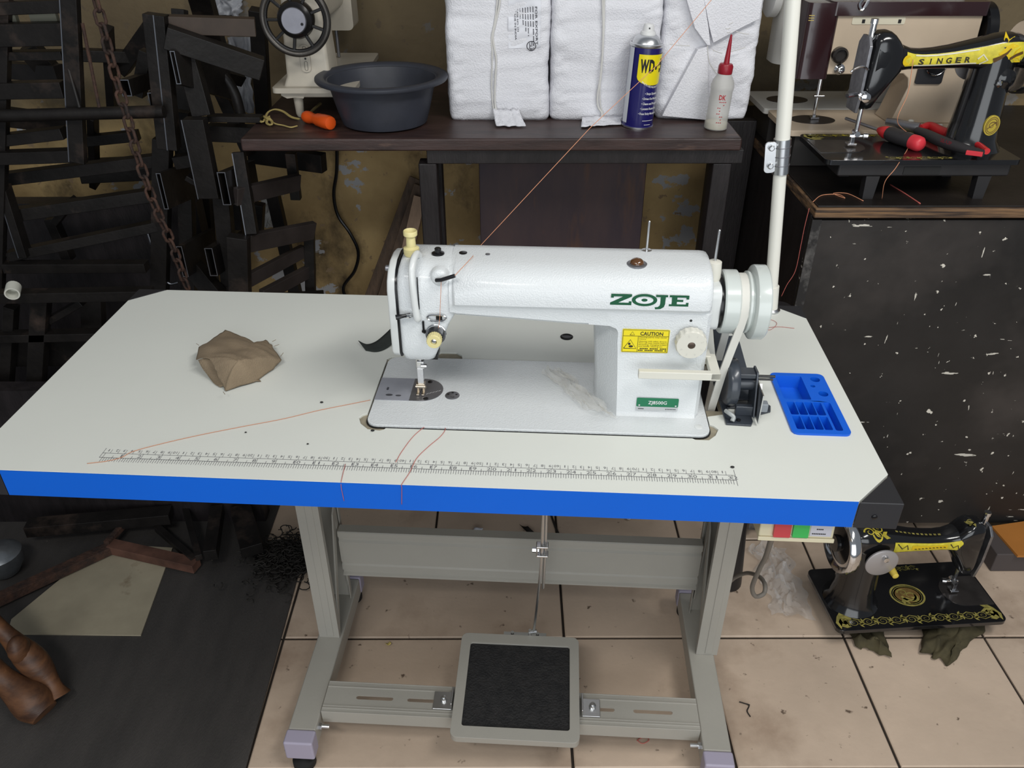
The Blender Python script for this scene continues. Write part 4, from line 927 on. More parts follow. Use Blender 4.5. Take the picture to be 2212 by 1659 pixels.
# ------------------------------------------------------------------ decorations for the black machines
def scroll(mb, x, y, s, M, flip=1, turns=1.4, w=.16):
    pts = []
    for k in range(22):
        t = k / 21; a = t * turns * 2 * PI; r = s * (1 - .82 * t)
        pts.append((x + r * math.cos(a) * 1.15, y + flip * r * math.sin(a)))
    ribbon(mb, pts, lambda t: s * w * (1.25 - t), 0, M)
def leafs(mb, x, y, s, M, a0, n=3):
    for k in range(n):
        a = a0 + (k - (n - 1) / 2) * .7; d = Vector((math.cos(a), math.sin(a))); nn = Vector((-d.y, d.x)); o = Vector((x, y))
        P = [o, o + d * s * .5 + nn * s * .2, o + d * s, o + d * s * .5 - nn * s * .2]
        mb.add([(p.x, p.y, 0) for p in P], [(0, 3, 2, 1)], M)
def border(mb, x0_, x1_, y_, s, M, seed=0):
    n = max(2, int((x1_ - x0_) / (s * 2.6)))
    for k in range(n):
        x = x0_ + (k + .5) * (x1_ - x0_) / n; f = 1 if (k + seed) % 2 else -1
        scroll(mb, x, y_, s * .8, M, f); leafs(mb, x + s * .9, y_ - f * s * .3, s * 1.2, M, f * .6, 3); leafs(mb, x - s * .8, y_ + f * s * .4, s * 1.1, M, PI - f * .5, 2)
        ribbon(mb, [(x - s * 1.3, y_ - f * s * .5), (x, y_ - f * s * .9), (x + s * 1.3, y_ - f * s * .2)], s * .16, 0, M)
def oval_badge(mb, x, y, rx, ry, M, w):
    for q in (1, .8): ribbon(mb, [(x + rx * q * math.cos(2 * PI * k / 36), y + ry * q * math.sin(2 * PI * k / 36)) for k in range(37)], w, 0, M)

ARM = [(.353, .182, .006, .008), (.350, .182, .022, .024), (.342, .180, .029, .032), (.325, .179, .032, .035), (.30, .177, .031, .034), (.275, .174, .027, .031), (.25, .1715, .0235, .0285), (.22, .168, .0200, .0262), (.19, .1655, .0180, .0250), (.165, .1645, .0175, .0245), (.145, .165, .0190, .0250), (.125, .167, .0250, .0275), (.110, .168, .0350, .0295), (.095, .166, .042, .0305), (.080, .164, .040, .030)]
def arm_at(x):
    A_ = sorted(ARM)
    for a, b in zip(A_, A_[1:]):
        if a[0] <= x <= b[0]:
            t = (x - a[0]) / (b[0] - a[0]); return [a[i] + (b[i] - a[i]) * t for i in (1, 2, 3)]
    return A_[-1][1:] if x > .2 else A_[0][1:]
EXP = 2 / .77
def on_side(x, z, off, side=-1):
    zc_, hz, hy = arm_at(x); q = min(.97, abs((z - zc_) / hz)); return Vector((x, .090 + side * (hy * (1 - q ** EXP) ** (1 / EXP) + off), z))
def on_top(x, y, off):
    zc_, hz, hy = arm_at(x); q = min(.97, abs((y - .090) / hy)); return Vector((x, y, zc_ + hz * (1 - q ** EXP) ** (1 / EXP) + off))
def band(mb, x0_, x1_, lo, hi, off, side, n=30):
    def fn(u, v):
        x = x0_ + (x1_ - x0_) * u; zc_, hz, hy = arm_at(x); return on_side(x, zc_ + hz * (lo + (hi - lo) * v), off, side)
    return mb.grid(fn, n, 6)
def flat(fn_, mb): mb.v = [tuple(fn_(Vector(q))) for q in mb.v]; return mb
def black_machine(F, label, loc, front_gold, bs=.0075):
    """cast-iron machine; local frame: head end x=0, wheel end x=.37, front y=0, bed surface z=0"""
    t = thing('sewing_machine', label, 'sewing machine', loc, F)
    def p(mb, name, m, parent=t, **k): return mb.build(name, m, parent=parent, frame=F, **k)
    bd = p(MB().prism(rr(0, 0, .372, .178, .014), -.010, 0), 'bed', japan_m, bevel=.003, seg=3)
    rings = []
    for x, zc_, hz, hy in ARM:
        rings.append([(x, .090 + hy * math.copysign(abs(math.cos(a)) ** .77, math.cos(a)), zc_ + hz * math.copysign(abs(math.sin(a)) ** .77, math.sin(a))) for a in [2 * PI * k / 36 for k in range(36)]])
    p(MB().loft(rings), 'arm', japan_m, ang=75)
    rings = []
    for z, xa, xb, hy in ((.076, .069, .090, .018), (.080, .067, .094, .024), (.10, .066, .104, .028), (.12, .065, .117, .0295), (.145, .065, .134, .030), (.165, .066, .139, .030), (.185, .068, .131, .0295), (.198, .071, .120, .028), (.207, .075, .111, .024), (.2125, .081, .103, .016), (.214, .087, .097, .008)):
        rings.append([((xa + xb) / 2 + (xb - xa) / 2 * math.copysign(abs(math.cos(a)) ** .6, math.cos(a)), .090 + hy * math.copysign(abs(math.sin(a)) ** .6, math.sin(a)), z) for a in [2 * PI * k / 36 for k in range(36)]])
    p(MB().loft(rings), 'head', japan_m, ang=75)
    p(MB().lathe([(.058, .0), (.054, .006), (.047, .018), (.043, .05), (.039, .11), (.037, .16), (.034, .19)], (.309, .090, 0), n=40), 'pillar', japan_m, ang=60)
    # steel face plate on the head end, bars and foot
    fpm = mat('worn_nickel_plate', (.33, .33, .35), .35, .9, var=.35, scale=60)
    p(MB().prism([(.066, .070), (.114, .070), (.120, .120), (.118, .190), (.104, .205), (.076, .205), (.062, .190), (.060, .120)], .060, .066, basis((0, 0, 0), (0, 1, 0), (0, 0, 1))), 'face_plate', fpm, bevel=.001)
    p(MB().cyl((.070, .090, .075), (.070, .090, .232), .0058).cyl((.070, .090, .225), (.070, .090, .233), .0070, n=10), 'presser_bar', chrome)
    nb = p(MB().cyl((.078, .082, .022), (.078, .082, .085), .0042), 'needle_bar', chrome)
    p(MB().cyl((.078, .072, .028), (.078, .092, .028), .0055, n=10).cyl((.066, .080, .024), (.092, .078, .024), .0032, n=10).cyl((.092, .078, .024), (.100, .076, .024), .0060, n=12), 'needle_clamp', chrome, parent=nb)
    p(MB().box2((.066, .078, .004), (.084, .096, .008)).box2((.072, .083, .006), (.080, .092, .03)), 'presser_foot', chrome, bevel=.001)
    p(MB().cyl((.060, .072, .104), (.036, .058, .104), .0042).lathe([(.009, .0), (.009, -.004), (.0045, -.006), (.0045, -.010), (.0085, -.012), (.0085, -.018), (.004, -.020)], (.066, .060, .104), 'y', 20), 'tension_dial', chrome)
    p(MB().tube(bez([(.066, .062, .150), (.050, .052, .158), (.036, .050, .154), (.030, .050, .148)], 5), .0022, 8), 'take_up_lever', chrome)
    # slide plates
    arc2 = [(.004, .047), (.060, .047)] + [(.060 + .042 * math.sin(a), .089 - .042 * math.cos(a)) for a in [k * PI / 14 for k in range(1, 14)]] + [(.060, .131), (.004, .131)]
    p(MB().prism(arc2, 0, .0012), 'slide_plate', mat('tarnished_plate', (.24, .22, .21), .2, .9, var=.4, scale=20))
    # hand wheel
    wc = (0, .090, .168); hwl = p(MB().lathe([(.050, .357), (.062, .353), (.066, .358), (.066, .372), (.062, .377), (.054, .374), (.050, .370)], wc, 'x', 48), 'hand_wheel', chrome, ang=40)
    p(MB().lathe([(.051, .359), (.051, .369), (.018, .374), (.018, .382), (.001, .382)], wc, 'x', 40), 'wheel_web', japan_m, parent=hwl, ang=30)
    p(MB().cyl((.345, .090, .168), (.372, .090, .168), .020), 'shaft', japan_m)
    # rear round cover plate
    rcv = p(MB().lathe([(.034, 0), (.034, .003), (.031, .0048), (.001, .0048)], (.296, .1335, .150), 'y', 40), 'rear_cover', mat('dull_nickel_cover', (.42, .40, .40), .45, .5))
    p(MB().lathe([(.007, .004), (.006, .012), (.002, .013)], (.294, .1335, .166), 'y', 16), 'cover_screw', chrome, parent=rcv)
    # transfers
    mb = MB(); BM = Matrix.Translation((0, 0, .0006))
    border(mb, .03, .345, .178 - bs * 1.75, bs, BM)
    mbb = MB(); border(mbb, .12, .24, .013, .0075, BM, 1); p(mbb, 'front_border_transfer', gold_old, parent=bd, smooth=False)
    p(mb, 'bed_transfer', gold_m if not front_gold else gold_old, parent=bd, smooth=False, label='gold scroll transfer')
    for ex, a in ((.012, .6), (.360, PI - .6)):
        mb = MB(); leafs(mb, ex, .140, .034, BM, a, 4); leafs(mb, ex, .166, .022, BM, -a, 3); scroll(mb, ex + (.014 if ex < .1 else -.014), .152, .009, BM); p(mb, 'corner_transfer', gold_old, parent=bd, smooth=False)
    if not front_gold: return t, p
    mb = MB(); oval_badge(mb, .180, .092, .036, .030, BM, .004); p(mb, 'bed_medallion_ring', gold_old, parent=bd, smooth=False)
    mb = MB(); mb.prism(circ(.180, .092, .030, 26, .0245), -.0003, 0, BM); p(mb, 'bed_medallion', gold_brown, parent=bd, smooth=False)
    mb = MB(); BM2 = Matrix.Translation((0, 0, .0009)); scroll(mb, .176, .094, .016, BM2, 1, 1.2, .3); scroll(mb, .188, .084, .010, BM2, -1, 1.2, .3); leafs(mb, .196, .100, .02, BM2, 2.2, 3); leafs(mb, .160, .108, .02, BM2, -.6, 3)
    p(mb, 'medallion_scroll', gold_old, parent=bd, smooth=False)
    return t, p
# machine on the cabinet: gold band with lettering on the arm front
F1 = Matrix.Translation((.598, 1.523, CT + .080))
bm1, p1 = black_machine(F1, 'black cast-iron sewing machine with gold maker transfer standing on the black cabinet', (.186, .089, -.08), False)
p1(MB().box2((.03, .010, -.035), (.36, .168, -.010)), 'base_frame', mat('dark_iron_base', (.02, .019, .02), .5), bevel=.004)
for lx in (.10, .315):
    for ly in (.022, .156): p1(MB().prism([(lx - .010, -.08), (lx + .010, -.08), (lx + .014, -.035), (lx - .012, -.035)], -ly - .01, -ly + .01, basis((0, 0, 0), (1, 0, 0), (0, 0, 1))), 'base_foot', mat('dark_iron_base', (.02, .019, .02), .5))
p1(MB().box2((.155, .0085, -.030), (.225, .010, -.016)), 'base_slot', ink_m)
p1(band(MB(), .133, .350, -.50, .62, .0006, -1), 'arm_transfer', mat('bright_gold_transfer', (.72, .62, .05), .4, var=.3, scale=90), ang=180, label='yellow gold maker band')
def S1(off): return lambda q: on_side(q.x, q.y, off, -1)
mb = MB(); mb.add([(p_[0], p_[1], 0) for p_ in circ(.135, .1655, .0085, 18, .0095)], [tuple(range(18))]); leafs(mb, .296, .178, .030, None, .45, 3); leafs(mb, .306, .190, .024, None, .8, 3); leafs(mb, .322, .172, .022, None, .3, 3)
p1(flat(S1(.0012), mb), 'transfer_rosette', mat('deep_yellow_transfer', (.68, .48, .01), .4), smooth=False)
mb = MB()
for k, ch in enumerate('SINGER'): write(mb, ch, Matrix.Translation((.157 + k * .0165 + (.004 if ch == 'I' else 0), .1585 + .0009 * k, 0)), .0135, .0105 if ch != 'I' else .0030, .03)
p1(flat(S1(.0012), mb), 'arm_lettering', mat('dark_transfer', (.03, .025, .012), .5), smooth=False)
mb = MB(); ribbon(mb, [(.290, .1665), (.300, .172), (.310, .180), (.316, .188)], lambda t: .007 * (1 - t) + .002); ribbon(mb, [(.318, .170), (.328, .177), (.340, .181)], .005)
p1(flat(S1(.0018), mb), 'eagle_shading', mat('brown_transfer', (.10, .05, .012), .5), smooth=False)
mb = MB()
for a_, b_, f_ in ((.150, .262, .50), (.150, .262, -.44)): ribbon(mb, [(a_ + (b_ - a_) * k / 12, arm_at(a_ + (b_ - a_) * k / 12)[0] + f_ * arm_at(a_ + (b_ - a_) * k / 12)[1]) for k in range(13)], .0022)
ribbon(mb, [(.268, .160), (.280, .1675), (.270, .177), (.262, .169)], .0028)
p1(flat(S1(.0015), mb), 'transfer_pale_lines', mat('pale_transfer', (.66, .64, .50), .5), smooth=False)
bdM = basis((.318, .048, .052), (1, .1, 0), (-.02, 0, 1))
bdg = p1(MB().prism(circ(0, 0, .0155, 30, .019), -.004, .003, bdM), 'pillar_badge', mat('brass_badge', (.62, .48, .07), .35, .4), bevel=.0008)
mb = MB(); oval_badge(mb, 0, 0, .0125, .0155, bdM @ Matrix.Translation((0, 0, .0034)), .0012); scroll(mb, 0, 0, .008, bdM @ Matrix.Translation((0, 0, .0034)), 1, 1.1, .25); ribbon(mb, [(-.008, -.006), (.008, .007)], .002, .0034, bdM)
p1(mb, 'badge_relief', gold_brown, parent=bdg, smooth=False)
p1(MB().lathe([(.018, 0), (.018, -.006), (.010, -.010), (.006, -.012)], (.322, .060, .135), 'y', 24), 'stitch_regulator', japan_m)
p1(MB().lathe([(.005, -.008), (.006, -.016), (.002, -.020)], (.308, .060, .128), 'y', 14), 'regulator_knob', chrome)

# black machine on the floor, seen from behind
rt = math.radians(184.0); FRc = Vector((1.058, 1.186, 0)); Rm = Matrix.Rotation(rt, 4, 'Z')
org = FRc - (Rm @ Vector((0, .178, 0)))
F2 = Matrix.Translation((org.x, org.y, .056)) @ Rm
bm2, p2 = black_machine(F2, 'black cast-iron sewing machine with gold scrollwork sitting on the tiled floor', (.186, .089, -.05), True, .0115)
p2(band(MB(), .120, .268, -.50, .55, .0006, 1), 'arm_transfer', mat('bright_gold_transfer', (.72, .62, .05), .4), ang=180, label='yellow gold maker band')
def S2(off): return lambda q: on_side(q.x, q.y, off, 1)
def T2(off): return lambda q: on_top(q.x, q.y, off)
p2(band(MB(), .150, .228, -.24, .28, .0011, 1), 'transfer_panel', mat('deep_yellow_transfer', (.68, .48, .01), .4), ang=180)
mb = MB()
for k in range(9): ribbon(mb, [(.154 + k * .0078, .1645), (.159 + k * .0078, .1655)], .0018)
ribbon(mb, [(.262, .184), (.25, .170), (.24, .178), (.236, .166)], .0022); ribbon(mb, [(.145, .172), (.138, .163), (.130, .170), (.126, .160)], .0022)
p2(flat(S2(.0016), mb), 'transfer_dark_lines', mat('dark_transfer', (.03, .025, .012), .5), smooth=False)
for k, (x, y, s_) in enumerate(((.322, .106, .010), (.305, .112, .010), (.320, .088, .009), (.300, .096, .010))):
    mb = MB(); scroll(mb, x, y, s_, None, 1 if k % 2 else -1, 1.3, .28); leafs(mb, x - .008, y, s_ * 1.9, None, 2.9 + .5 * k, 2); p2(flat(T2(.0008), mb), 'top_transfer', gold_m, smooth=False)
mb = MB()
for k in range(11): ribbon(mb, [(.160 + k * .0095, .096), (.1655 + k * .0095, .096)], .0042)
p2(flat(T2(.0008), mb), 'top_border_transfer', gold_old, smooth=False)
mb = MB(); scroll(mb, .105, .094, .010, Matrix.Translation((0, 0, .2132)), 1, 1.3, .25); leafs(mb, .100, .094, .018, Matrix.Translation((0, 0, .2132)), .8, 3); p2(mb, 'head_transfer', gold_old, smooth=False)
p2(MB().lathe([(.007, 0), (.008, .006), (.0065, .026), (.003, .028)], (.265, .122, .122), 'y', 16), 'winder_knob', mat('yellow_knob', (.66, .50, .08), .4))
p2(MB().add([], []).lathe([(.0405, .344), (.0405, .351)], (0, .090, .168), 'x', 36), 'wheel_flange', japan_m)
p2(MB().tube([(.352, .090 + .038 * math.cos(a), .168 + .038 * math.sin(a)) for a in [math.radians(-20 + k * 11) for k in range(13)]], .0042, 6), 'flange_transfer', gold_m, ang=60)
# olive rag bunched under it
def crumple(name, pts, z, m, label, cat, seed, amp=.012, n=16):
    P = [Vector((p[0], p[1], z)) for p in pts]
    A, B_, C_, D_ = P
    def fn(u, v):
        p = (A * (1 - u) + B_ * u) * (1 - v) + (D_ * (1 - u) + C_ * u) * v
        h = noise.noise(Vector((u * 4 + seed, v * 4, seed))) + .5 * noise.noise(Vector((u * 9, v * 9 + seed, 1)))
        e = min(u, v, 1 - u, 1 - v) * 6; e = min(1, e)
        p.z = z + amp * (.55 + .6 * h) * (.25 + .75 * e) + .001; p.x += .012 * noise.noise(Vector((u * 5, v * 5, seed + 3))); p.y += .012 * noise.noise(Vector((u * 5, v * 5, seed + 9)))
        p.z = max(p.z, z + .0015); return p
    return MB().grid(fn, n, n).build(name, m, solid=.0015, ang=180, label=label, cat=cat)
crumple('olive_rag', ((.735, 1.165), (.80, 1.135), (.815, 1.24), (.735, 1.26)), 0, rag_m, 'olive rag poking out under the left of the black floor machine', 'rag', 2, .03)
crumple('olive_rag', ((.868, 1.150), (.915, 1.115), (1.065, 1.235), (.93, 1.26)), 0, rag_m, 'olive rag spread under the right half of the black floor machine', 'rag', 6, .034)

# ------------------------------------------------------------------ beige and white domestic machines behind
def domestic(F, label, loc, m_body, m_top, width=.37, dep=.17):
    t = thing('sewing_machine', label, 'sewing machine', loc, F)
    def p(mb, name, m, parent=t, **k): return mb.build(name, m, parent=parent, frame=F, **k)
    p(MB().prism(rr(0, 0, width, dep, .010), -.012, 0), 'bed', m_body, bevel=.003)
    p(MB().box2((.02, .015, -.079), (width - .02, dep - .015, -.012)), 'base_box', mat('dark_base', (.03, .027, .025), .6))
    poly = [(.060, .100), (.235, .102), (.248, .092), (.252, .075), (.235, .012), (.228, .0), (.372, .0), (.368, .215), (.060, .215)]
    p(MB().prism(poly, -.135, -.055, basis((0, 0, 0), (1, 0, 0), (0, 0, 1))), 'arm_and_column', m_body, bevel=.006, seg=3)
    p(MB().prism(circ(.075, .085, .048, 30, .036), 0, .001), 'slide_plate', mat('brown_grey_plate', (.10, .085, .08), .3, .8))
    p(MB().cyl((.078, .09, .012), (.078, .09, .11), .004).cyl((.068, .085, .05), (.09, .085, .05), .003), 'needle_bar', chrome)
    p(MB().box2((.070, .082, .002), (.088, .10, .006)).box2((.076, .09, .004), (.082, .096, .03)), 'presser_foot', chrome)
    return t, p
F3 = Matrix.Translation((.586, 1.725, .94))
dm, p3 = domestic(F3, 'beige sewing machine with dark maroon top and end cover, behind the black one', (.185, .085, -.08), beige_m, maroon_m)
p3(MB().prism(rr(.012, .050, .078, .140, .012), .092, .238), 'end_cover', maroon_m, bevel=.006, seg=3)
p3(MB().prism(rr(.060, .048, .375, .140, .010), .214, .240), 'top_cover', maroon_m, bevel=.006, seg=3)
p3(MB().prism(rr(.105, .1975, .212, .2115, .003), .0, .0012, basis((0, .0550, 0), (1, 0, 0), (0, 0, 1))), 'guide_panel', mat('cream_panel', (.70, .65, .50), .5), bevel=.0004)
for x in (.125, .198): p3(MB().box2((x, .0530, .200), (x + .006, .0545, .207)), 'panel_slot', ink_m)
mb = MB()
for k in range(3): mb.box2((.0150, .0495, .205 + k * .0045), (.026, .0500, .2065 + k * .0045))
p3(mb, 'gold_stripe', mat('gold_stripe', (.55, .42, .12), .4, .5))
p3(MB().lathe([(.016, 0), (.016, -.012), (.012, -.016), (.0115, -.010), (.001, -.010)], (.092, .055, .140), 'y', 26), 'thread_dial', mat('dark_smoke', (.03, .026, .024), .2))
p3(MB().lathe([(.011, 0), (.011, -.005), (.007, -.008), (.007, -.016), (.004, -.018)], (.098, .055, .112), 'y', 22), 'tension_unit', chrome)
p3(MB().prism(rr(.262, .082, .318, .140, .005), .0, .003, basis((0, .0540, 0), (1, 0, 0), (0, 0, 1))), 'stitch_panel', corner_m, bevel=.001)
p3(MB().lathe([(.021, -.003), (.021, -.007), (.018, -.013), (.001, -.014)], (.296, .0540, .122), 'y', 30), 'stitch_knob', black_m)
p3(MB().tube([(.296 + .021 * math.cos(2 * PI * k / 30), .0455, .122 + .021 * math.sin(2 * PI * k / 30)) for k in range(30)], .0013, 6, closed=True), 'stitch_knob_ring', chrome)
p3(MB().lathe([(.006, 0), (.006, .014), (.004, .016)], (.262, .025, 0), 'z', 16).cyl((.262, .025, .004), (.33, .025, .004), .003), 'release_button', cream_plastic)
p3(MB().tube(bez([(.118, .050, .247), (.110, .046, .236), (.116, .042, .226), (.124, .044, .240), (.128, .048, .252)], 5), .0030, 8), 'thread_hook', chrome)
p3(MB().lathe([(.055, .376), (.060, .380), (.060, .398), (.05, .402)], (0, .095, .175), 'x', 36), 'hand_wheel', black_m)
F4 = Matrix.Translation((.582, 1.905, .94))
wm, p4 = domestic(F4, 'old white sewing machine furthest back on the black cabinet', (.185, .085, -.08), oldwhite_m, oldwhite_m, .42)
p4(MB().loft([[(x, y, z) for x, y in rr(.020, .048, .118, .142, .030)] for z in (.085, .26)]), 'end_cover', oldwhite_m, ang=60)
p4(MB().prism(rr(.060, .045, .42, .142, .02), .205, .262), 'top_cover', oldwhite_m, bevel=.01, seg=3)
p4(MB().box2((.246, .050, .080), (.285, .056, .110)), 'red_badge', mat('maroon_badge', (.13, .015, .02), .4))
p4(MB().lathe([(.055, .41), (.060, .414), (.060, .432), (.05, .436)], (0, .095, .18), 'x', 36), 'hand_wheel', oldwhite_m)
p4(MB().lathe([(.050, -.016), (.056, -.012), (.056, .004), (.05, .008)], (0.01, .095, .235), 'x', 30), 'end_disc', mat('white_disc', (.66, .66, .64), .4))

# ------------------------------------------------------------------ tools lying on the black machine's bed
TZ = CT + .080
rs = thing('screwdriver', 'red-ended screwdriver with dark grip lying on the black machine bed', 'screwdriver', (.76, 1.62, TZ))
A = aZ(1988, 312, TZ + .014); B_ = aZ(1905, 283, TZ + .015); dv = (B_ - A).normalized(); B_ = A + dv * .105
xax = dv.orthogonal().normalized(); Msd = Matrix((xax, dv.cross(xax), dv)).transposed().to_4x4(); Msd.translation = A
def onax(prof, name, m, n=22):
    q = MB().lathe(prof, n=n); return MB().add(q.v, q.f, Msd).build(name, m, parent=rs, ang=50)
onax([(.002, -.006), (.010, -.004), (.0140, .001), (.0148, .009), (.0142, .020)], 'end_cap', mat('coral_red', (.62, .035, .05), .4))
onax([(.0138, .0195), (.0135, .03), (.0145, .05), (.0142, .075), (.012, .082)], 'grip', grip_m)
onax([(.0118, .081), (.0125, .088), (.009, .100), (.005, .108)], 'collar', red_m)
C_ = A + dv * .105; E_ = A + dv * .20
MB().cyl(C_, E_, .0032, n=10).build('shaft', dull_steel, parent=rs)
pl = thing('pliers', 'combination pliers with red and dark grey handles on the black machine bed', 'pliers', (.80, 1.63, TZ))
H0 = TZ + .016
def zz(u, v, h=0): return aZ(u, v, H0 + h)
MB().tube([zz(1914, 262), zz(1935, 265), zz(1960, 273), zz(1985, 277)], [.007, .0085, .010, .011], 10).build('jaws', dull_steel, parent=pl, ang=60)
MB().tube(bez([zz(1988, 276), zz(2008, 272), zz(2030, 282), zz(2070, 297), (zz(2110, 312)), zz(2132, 327)], 5), [.006 + .0035 * math.sin(PI * min(1, k / 20)) for k in range(26)], 10).build('handle', red_m, parent=pl, ang=60)
hd = MB().tube(bez([zz(1980, 282), zz(2000, 290), zz(2030, 304), zz(2065, 316), zz(2100, 326), zz(2122, 332)], 5), [.0075 + .003 * math.sin(PI * min(1, k / 20)) for k in range(26)], 10).build('handle', grip_m, parent=pl, ang=60)
a_, b_ = zz(2082, 329, .004), zz(2118, 335, .004)
MB().bar(a_ + Vector((0, -.007, .002)), b_ + Vector((0, -.006, .003)), .006, .008).build('handle_patch', mat('coral_red', (.62, .035, .05), .4), parent=pl, bevel=.001)
mb = MB(); t0, t1 = zz(2026, 308, .008), zz(2064, 322, .008); write(mb, 'SE-UP', basis(t0 + Vector((0, -.0065, .004)), t1 - t0, (0, -.35, .9)), .010, .028)
mb.build('handle_lettering', dark_red, parent=pl, smooth=False)
# loose threads on the machine and the cabinet
def thread(pts, label, m=thread_m, r=.0006, frame=ID, n=8):
    return MB().tube(bez(pts, n), r, 5).build('thread', m, frame=frame, ang=180, label=label, cat='thread')
thread([(.742, 1.583, 1.108), (.744, 1.575, 1.05), (.735, 1.57, 1.0), aZ(1968, 300, TZ + .010), aY(1938, 358, 1.510), aY(1912, 392, 1.500), aZ(1905, 430, CT + .001)], 'thin orange thread hanging from the black machine arm to the cabinet edge', r=.0007)
thread([aZ(u, v, CT + .0012) for u, v in ((1756, 436), (1775, 422), (1810, 420), (1825, 428), (1800, 418), (1830, 418), (1865, 434))], 'tangled orange thread on the plywood cabinet edge', r=.0008)
thread([aZ(u, v, CT + .0012) for u, v in ((1922, 398), (1950, 415), (1988, 440))], 'short red thread on the black cabinet top', red_thread, r=.0012)
thread([aY(u, v, 1.492) for u, v in ((1748, 450), (1738, 490), (1730, 530), (1718, 585), (1700, 615), (1688, 640))], 'fine red thread hanging down the cabinet corner', red_thread, r=.0006)

# ------------------------------------------------------------------ thread stand pole
ps = thing('thread_stand', 'white thread stand pole with steel hinge clamp at the back right of the table', 'thread stand', (1.127, .503, HT), TT)
pd = Vector((-.050, 0, .49)).normalized(); pb = Vector((1.127, .503, HT))
def tp3(mb, name, m, parent=ps, **k): return mb.build(name, m, parent=parent, frame=TT, **k)
tp3(MB().lathe([(.017, 0), (.017, .003), (.013, .006)], pb, 'z', 28), 'base_flange', zinc)
tp3(MB().cyl(pb, pb + pd * .046, .0128, n=24), 'base_sleeve', pole_m)
tp3(MB().cyl(pb, pb + pd * .36, .0102, n=24), 'lower_pole', pole_m)
tp3(MB().cyl(pb + pd * .28, pb + pd * .90, .0112, n=24), 'upper_pole', pole_m)
clp = tp3(MB().cyl(pb + pd * .243, pb + pd * .297, .0132, n=24), 'clamp_sleeve', zinc)
for q in (.256, .270, .284): tp3(MB().cyl(pb + pd * q, pb + pd * (q + .0015), .0138, n=24), 'clamp_groove', dull_steel, parent=clp)
cc = pb + pd * .271
tp3(MB().prism(rr(-.027, -.024, -.009, .024, .006), -.002, .002, basis(cc + Vector((0, -.006, 0)), (1, 0, .1), pd)), 'clamp_plate', zinc, parent=clp, bevel=.0006)
for q in (-.014, .014):
    tp3(MB().lathe([(.0048, 0), (.0048, -.004), (.003, -.006)], cc + Vector((-.018, -.008, 0)) + pd * q, 'y', 14), 'clamp_screw', zinc, parent=clp)
# holder arm with spool cups far above the picture, where the thread leads
top = pb + pd * .88
tp3(MB().tube([top, top + Vector((-.10, -.02, .01)), top + Vector((-.22, -.04, .0))], .004, 8), 'guide_arm', pole_m)

# thread from the stand to the machine, and down through the guides
def tray_(u, v, y):   # sight line meets an upright plane of the table frame
    d = TT.to_3x3().inverted() @ ray(u, v); o = TT.inverted() @ CAM; return o + d * ((y - o.y) / d.y)
def onT(u, v, h=.001):
    d = TT.to_3x3().inverted() @ ray(u, v); o = TT.inverted() @ CAM; return o + d * ((HT + h - o.z) / d.z)
thr = [Vector((.6270, .1597, .9725)), Vector((.645, .205, .9785)), tray_(1030, 539, .262), tray_(1275, 276, .36), tray_(1420, 140, .42), tray_(1540, -4, .48), tray_(1600, -60, .50)]
MB().tube([thr[0]] + thr[1:], .00042, 6).build('top_thread', thread_m, frame=TT, ang=180, label='taut orange thread rising from the machine arm towards the thread stand', cat='thread')
MB().tube([Vector((.609, .1598, .9640)), Vector((.607, .1610, .94)), Vector((.6040, .1650, .909)), Vector((.602, .1605, .895))], .00035, 5).build('needle_thread', thread_m, frame=TT, ang=180, label='thin orange thread down the front of the machine head', cat='thread')
def tth(px, label, h=.0010, m=thread_m, r=.0004): return MB().tube(bez([onT(u, v, h) for u, v in px], 8), r, 5).build('thread', m, frame=TT, ang=180, label=label, cat='thread')
tth(((800, 864), (760, 872), (690, 886), (610, 905), (520, 922), (420, 942), (330, 963), (285, 976), (262, 988), (230, 996), (188, 1001)), 'long pale orange thread lying across the left half of the table')
lp_ = [onT(u, v, .0010) for u, v in ((855, 998), (868, 975), (895, 940), (925, 918), (950, 914), (962, 925), (952, 942), (925, 965), (900, 990), (885, 1020), (868, 1046))]
e_ = lp_[-1]; lp_ += [Vector((e_.x, -.0022, HT - .004)), Vector((e_.x - .002, -.0024, HT - .03))]
MB().tube(bez(lp_, 8), .00042, 5).build('thread', red_thread, frame=TT, ang=180, label='looped reddish thread on the table in front of the machine', cat='thread')
a_ = onT(746, 1002, .001); MB().tube(bez([a_, Vector((a_.x + .002, .01, HT + .001)), Vector((a_.x + .003, -.0022, HT - .003)), Vector((a_.x + .004, -.0024, HT - .028))], 6), .00036, 5).build('thread', red_thread, frame=TT, ang=180, label='short thread hanging over the blue edge', cat='thread')
tth(((1640, 700), (1660, 690), (1678, 698), (1665, 712), (1645, 710), (1680, 706), (1716, 709)), 'curly red thread on the table by the pole base', m=red_thread, r=.00035)

# ------------------------------------------------------------------ khaki cloth, dark strip, plastic film on the table
cl_ = thing('cloth_scrap', 'crumpled khaki cloth scrap on the left half of the table', 'cloth', (.26, .29, HT), TT)
edge = [(424, 776), (430, 752), (462, 728), (487, 716), (512, 722), (548, 737), (574, 733), (585, 741), (594, 756), (608, 776), (590, 795), (548, 824), (488, 844), (484, 836), (472, 815), (462, 790), (452, 774)]
hE = [.016, .020, .020, .012, .014, .018, .010, .012, .014, .010, .004, .003, .002, .004, .014, .026, .030]
P0 = [onT(u, v, h) for (u, v), h in zip(edge, hE)]; P = []
for i_ in range(len(P0)):
    for k_ in range(4):
        q_ = P0[i_].lerp(P0[(i_ + 1) % len(P0)], k_ / 4); P.append(q_ + Vector((.0012 * noise.noise(q_ * 300), .0012 * noise.noise(q_ * 260), 0)))
ctr = onT(515, 775, .042); mb = MB(); n = len(P); K = 22; rings = []
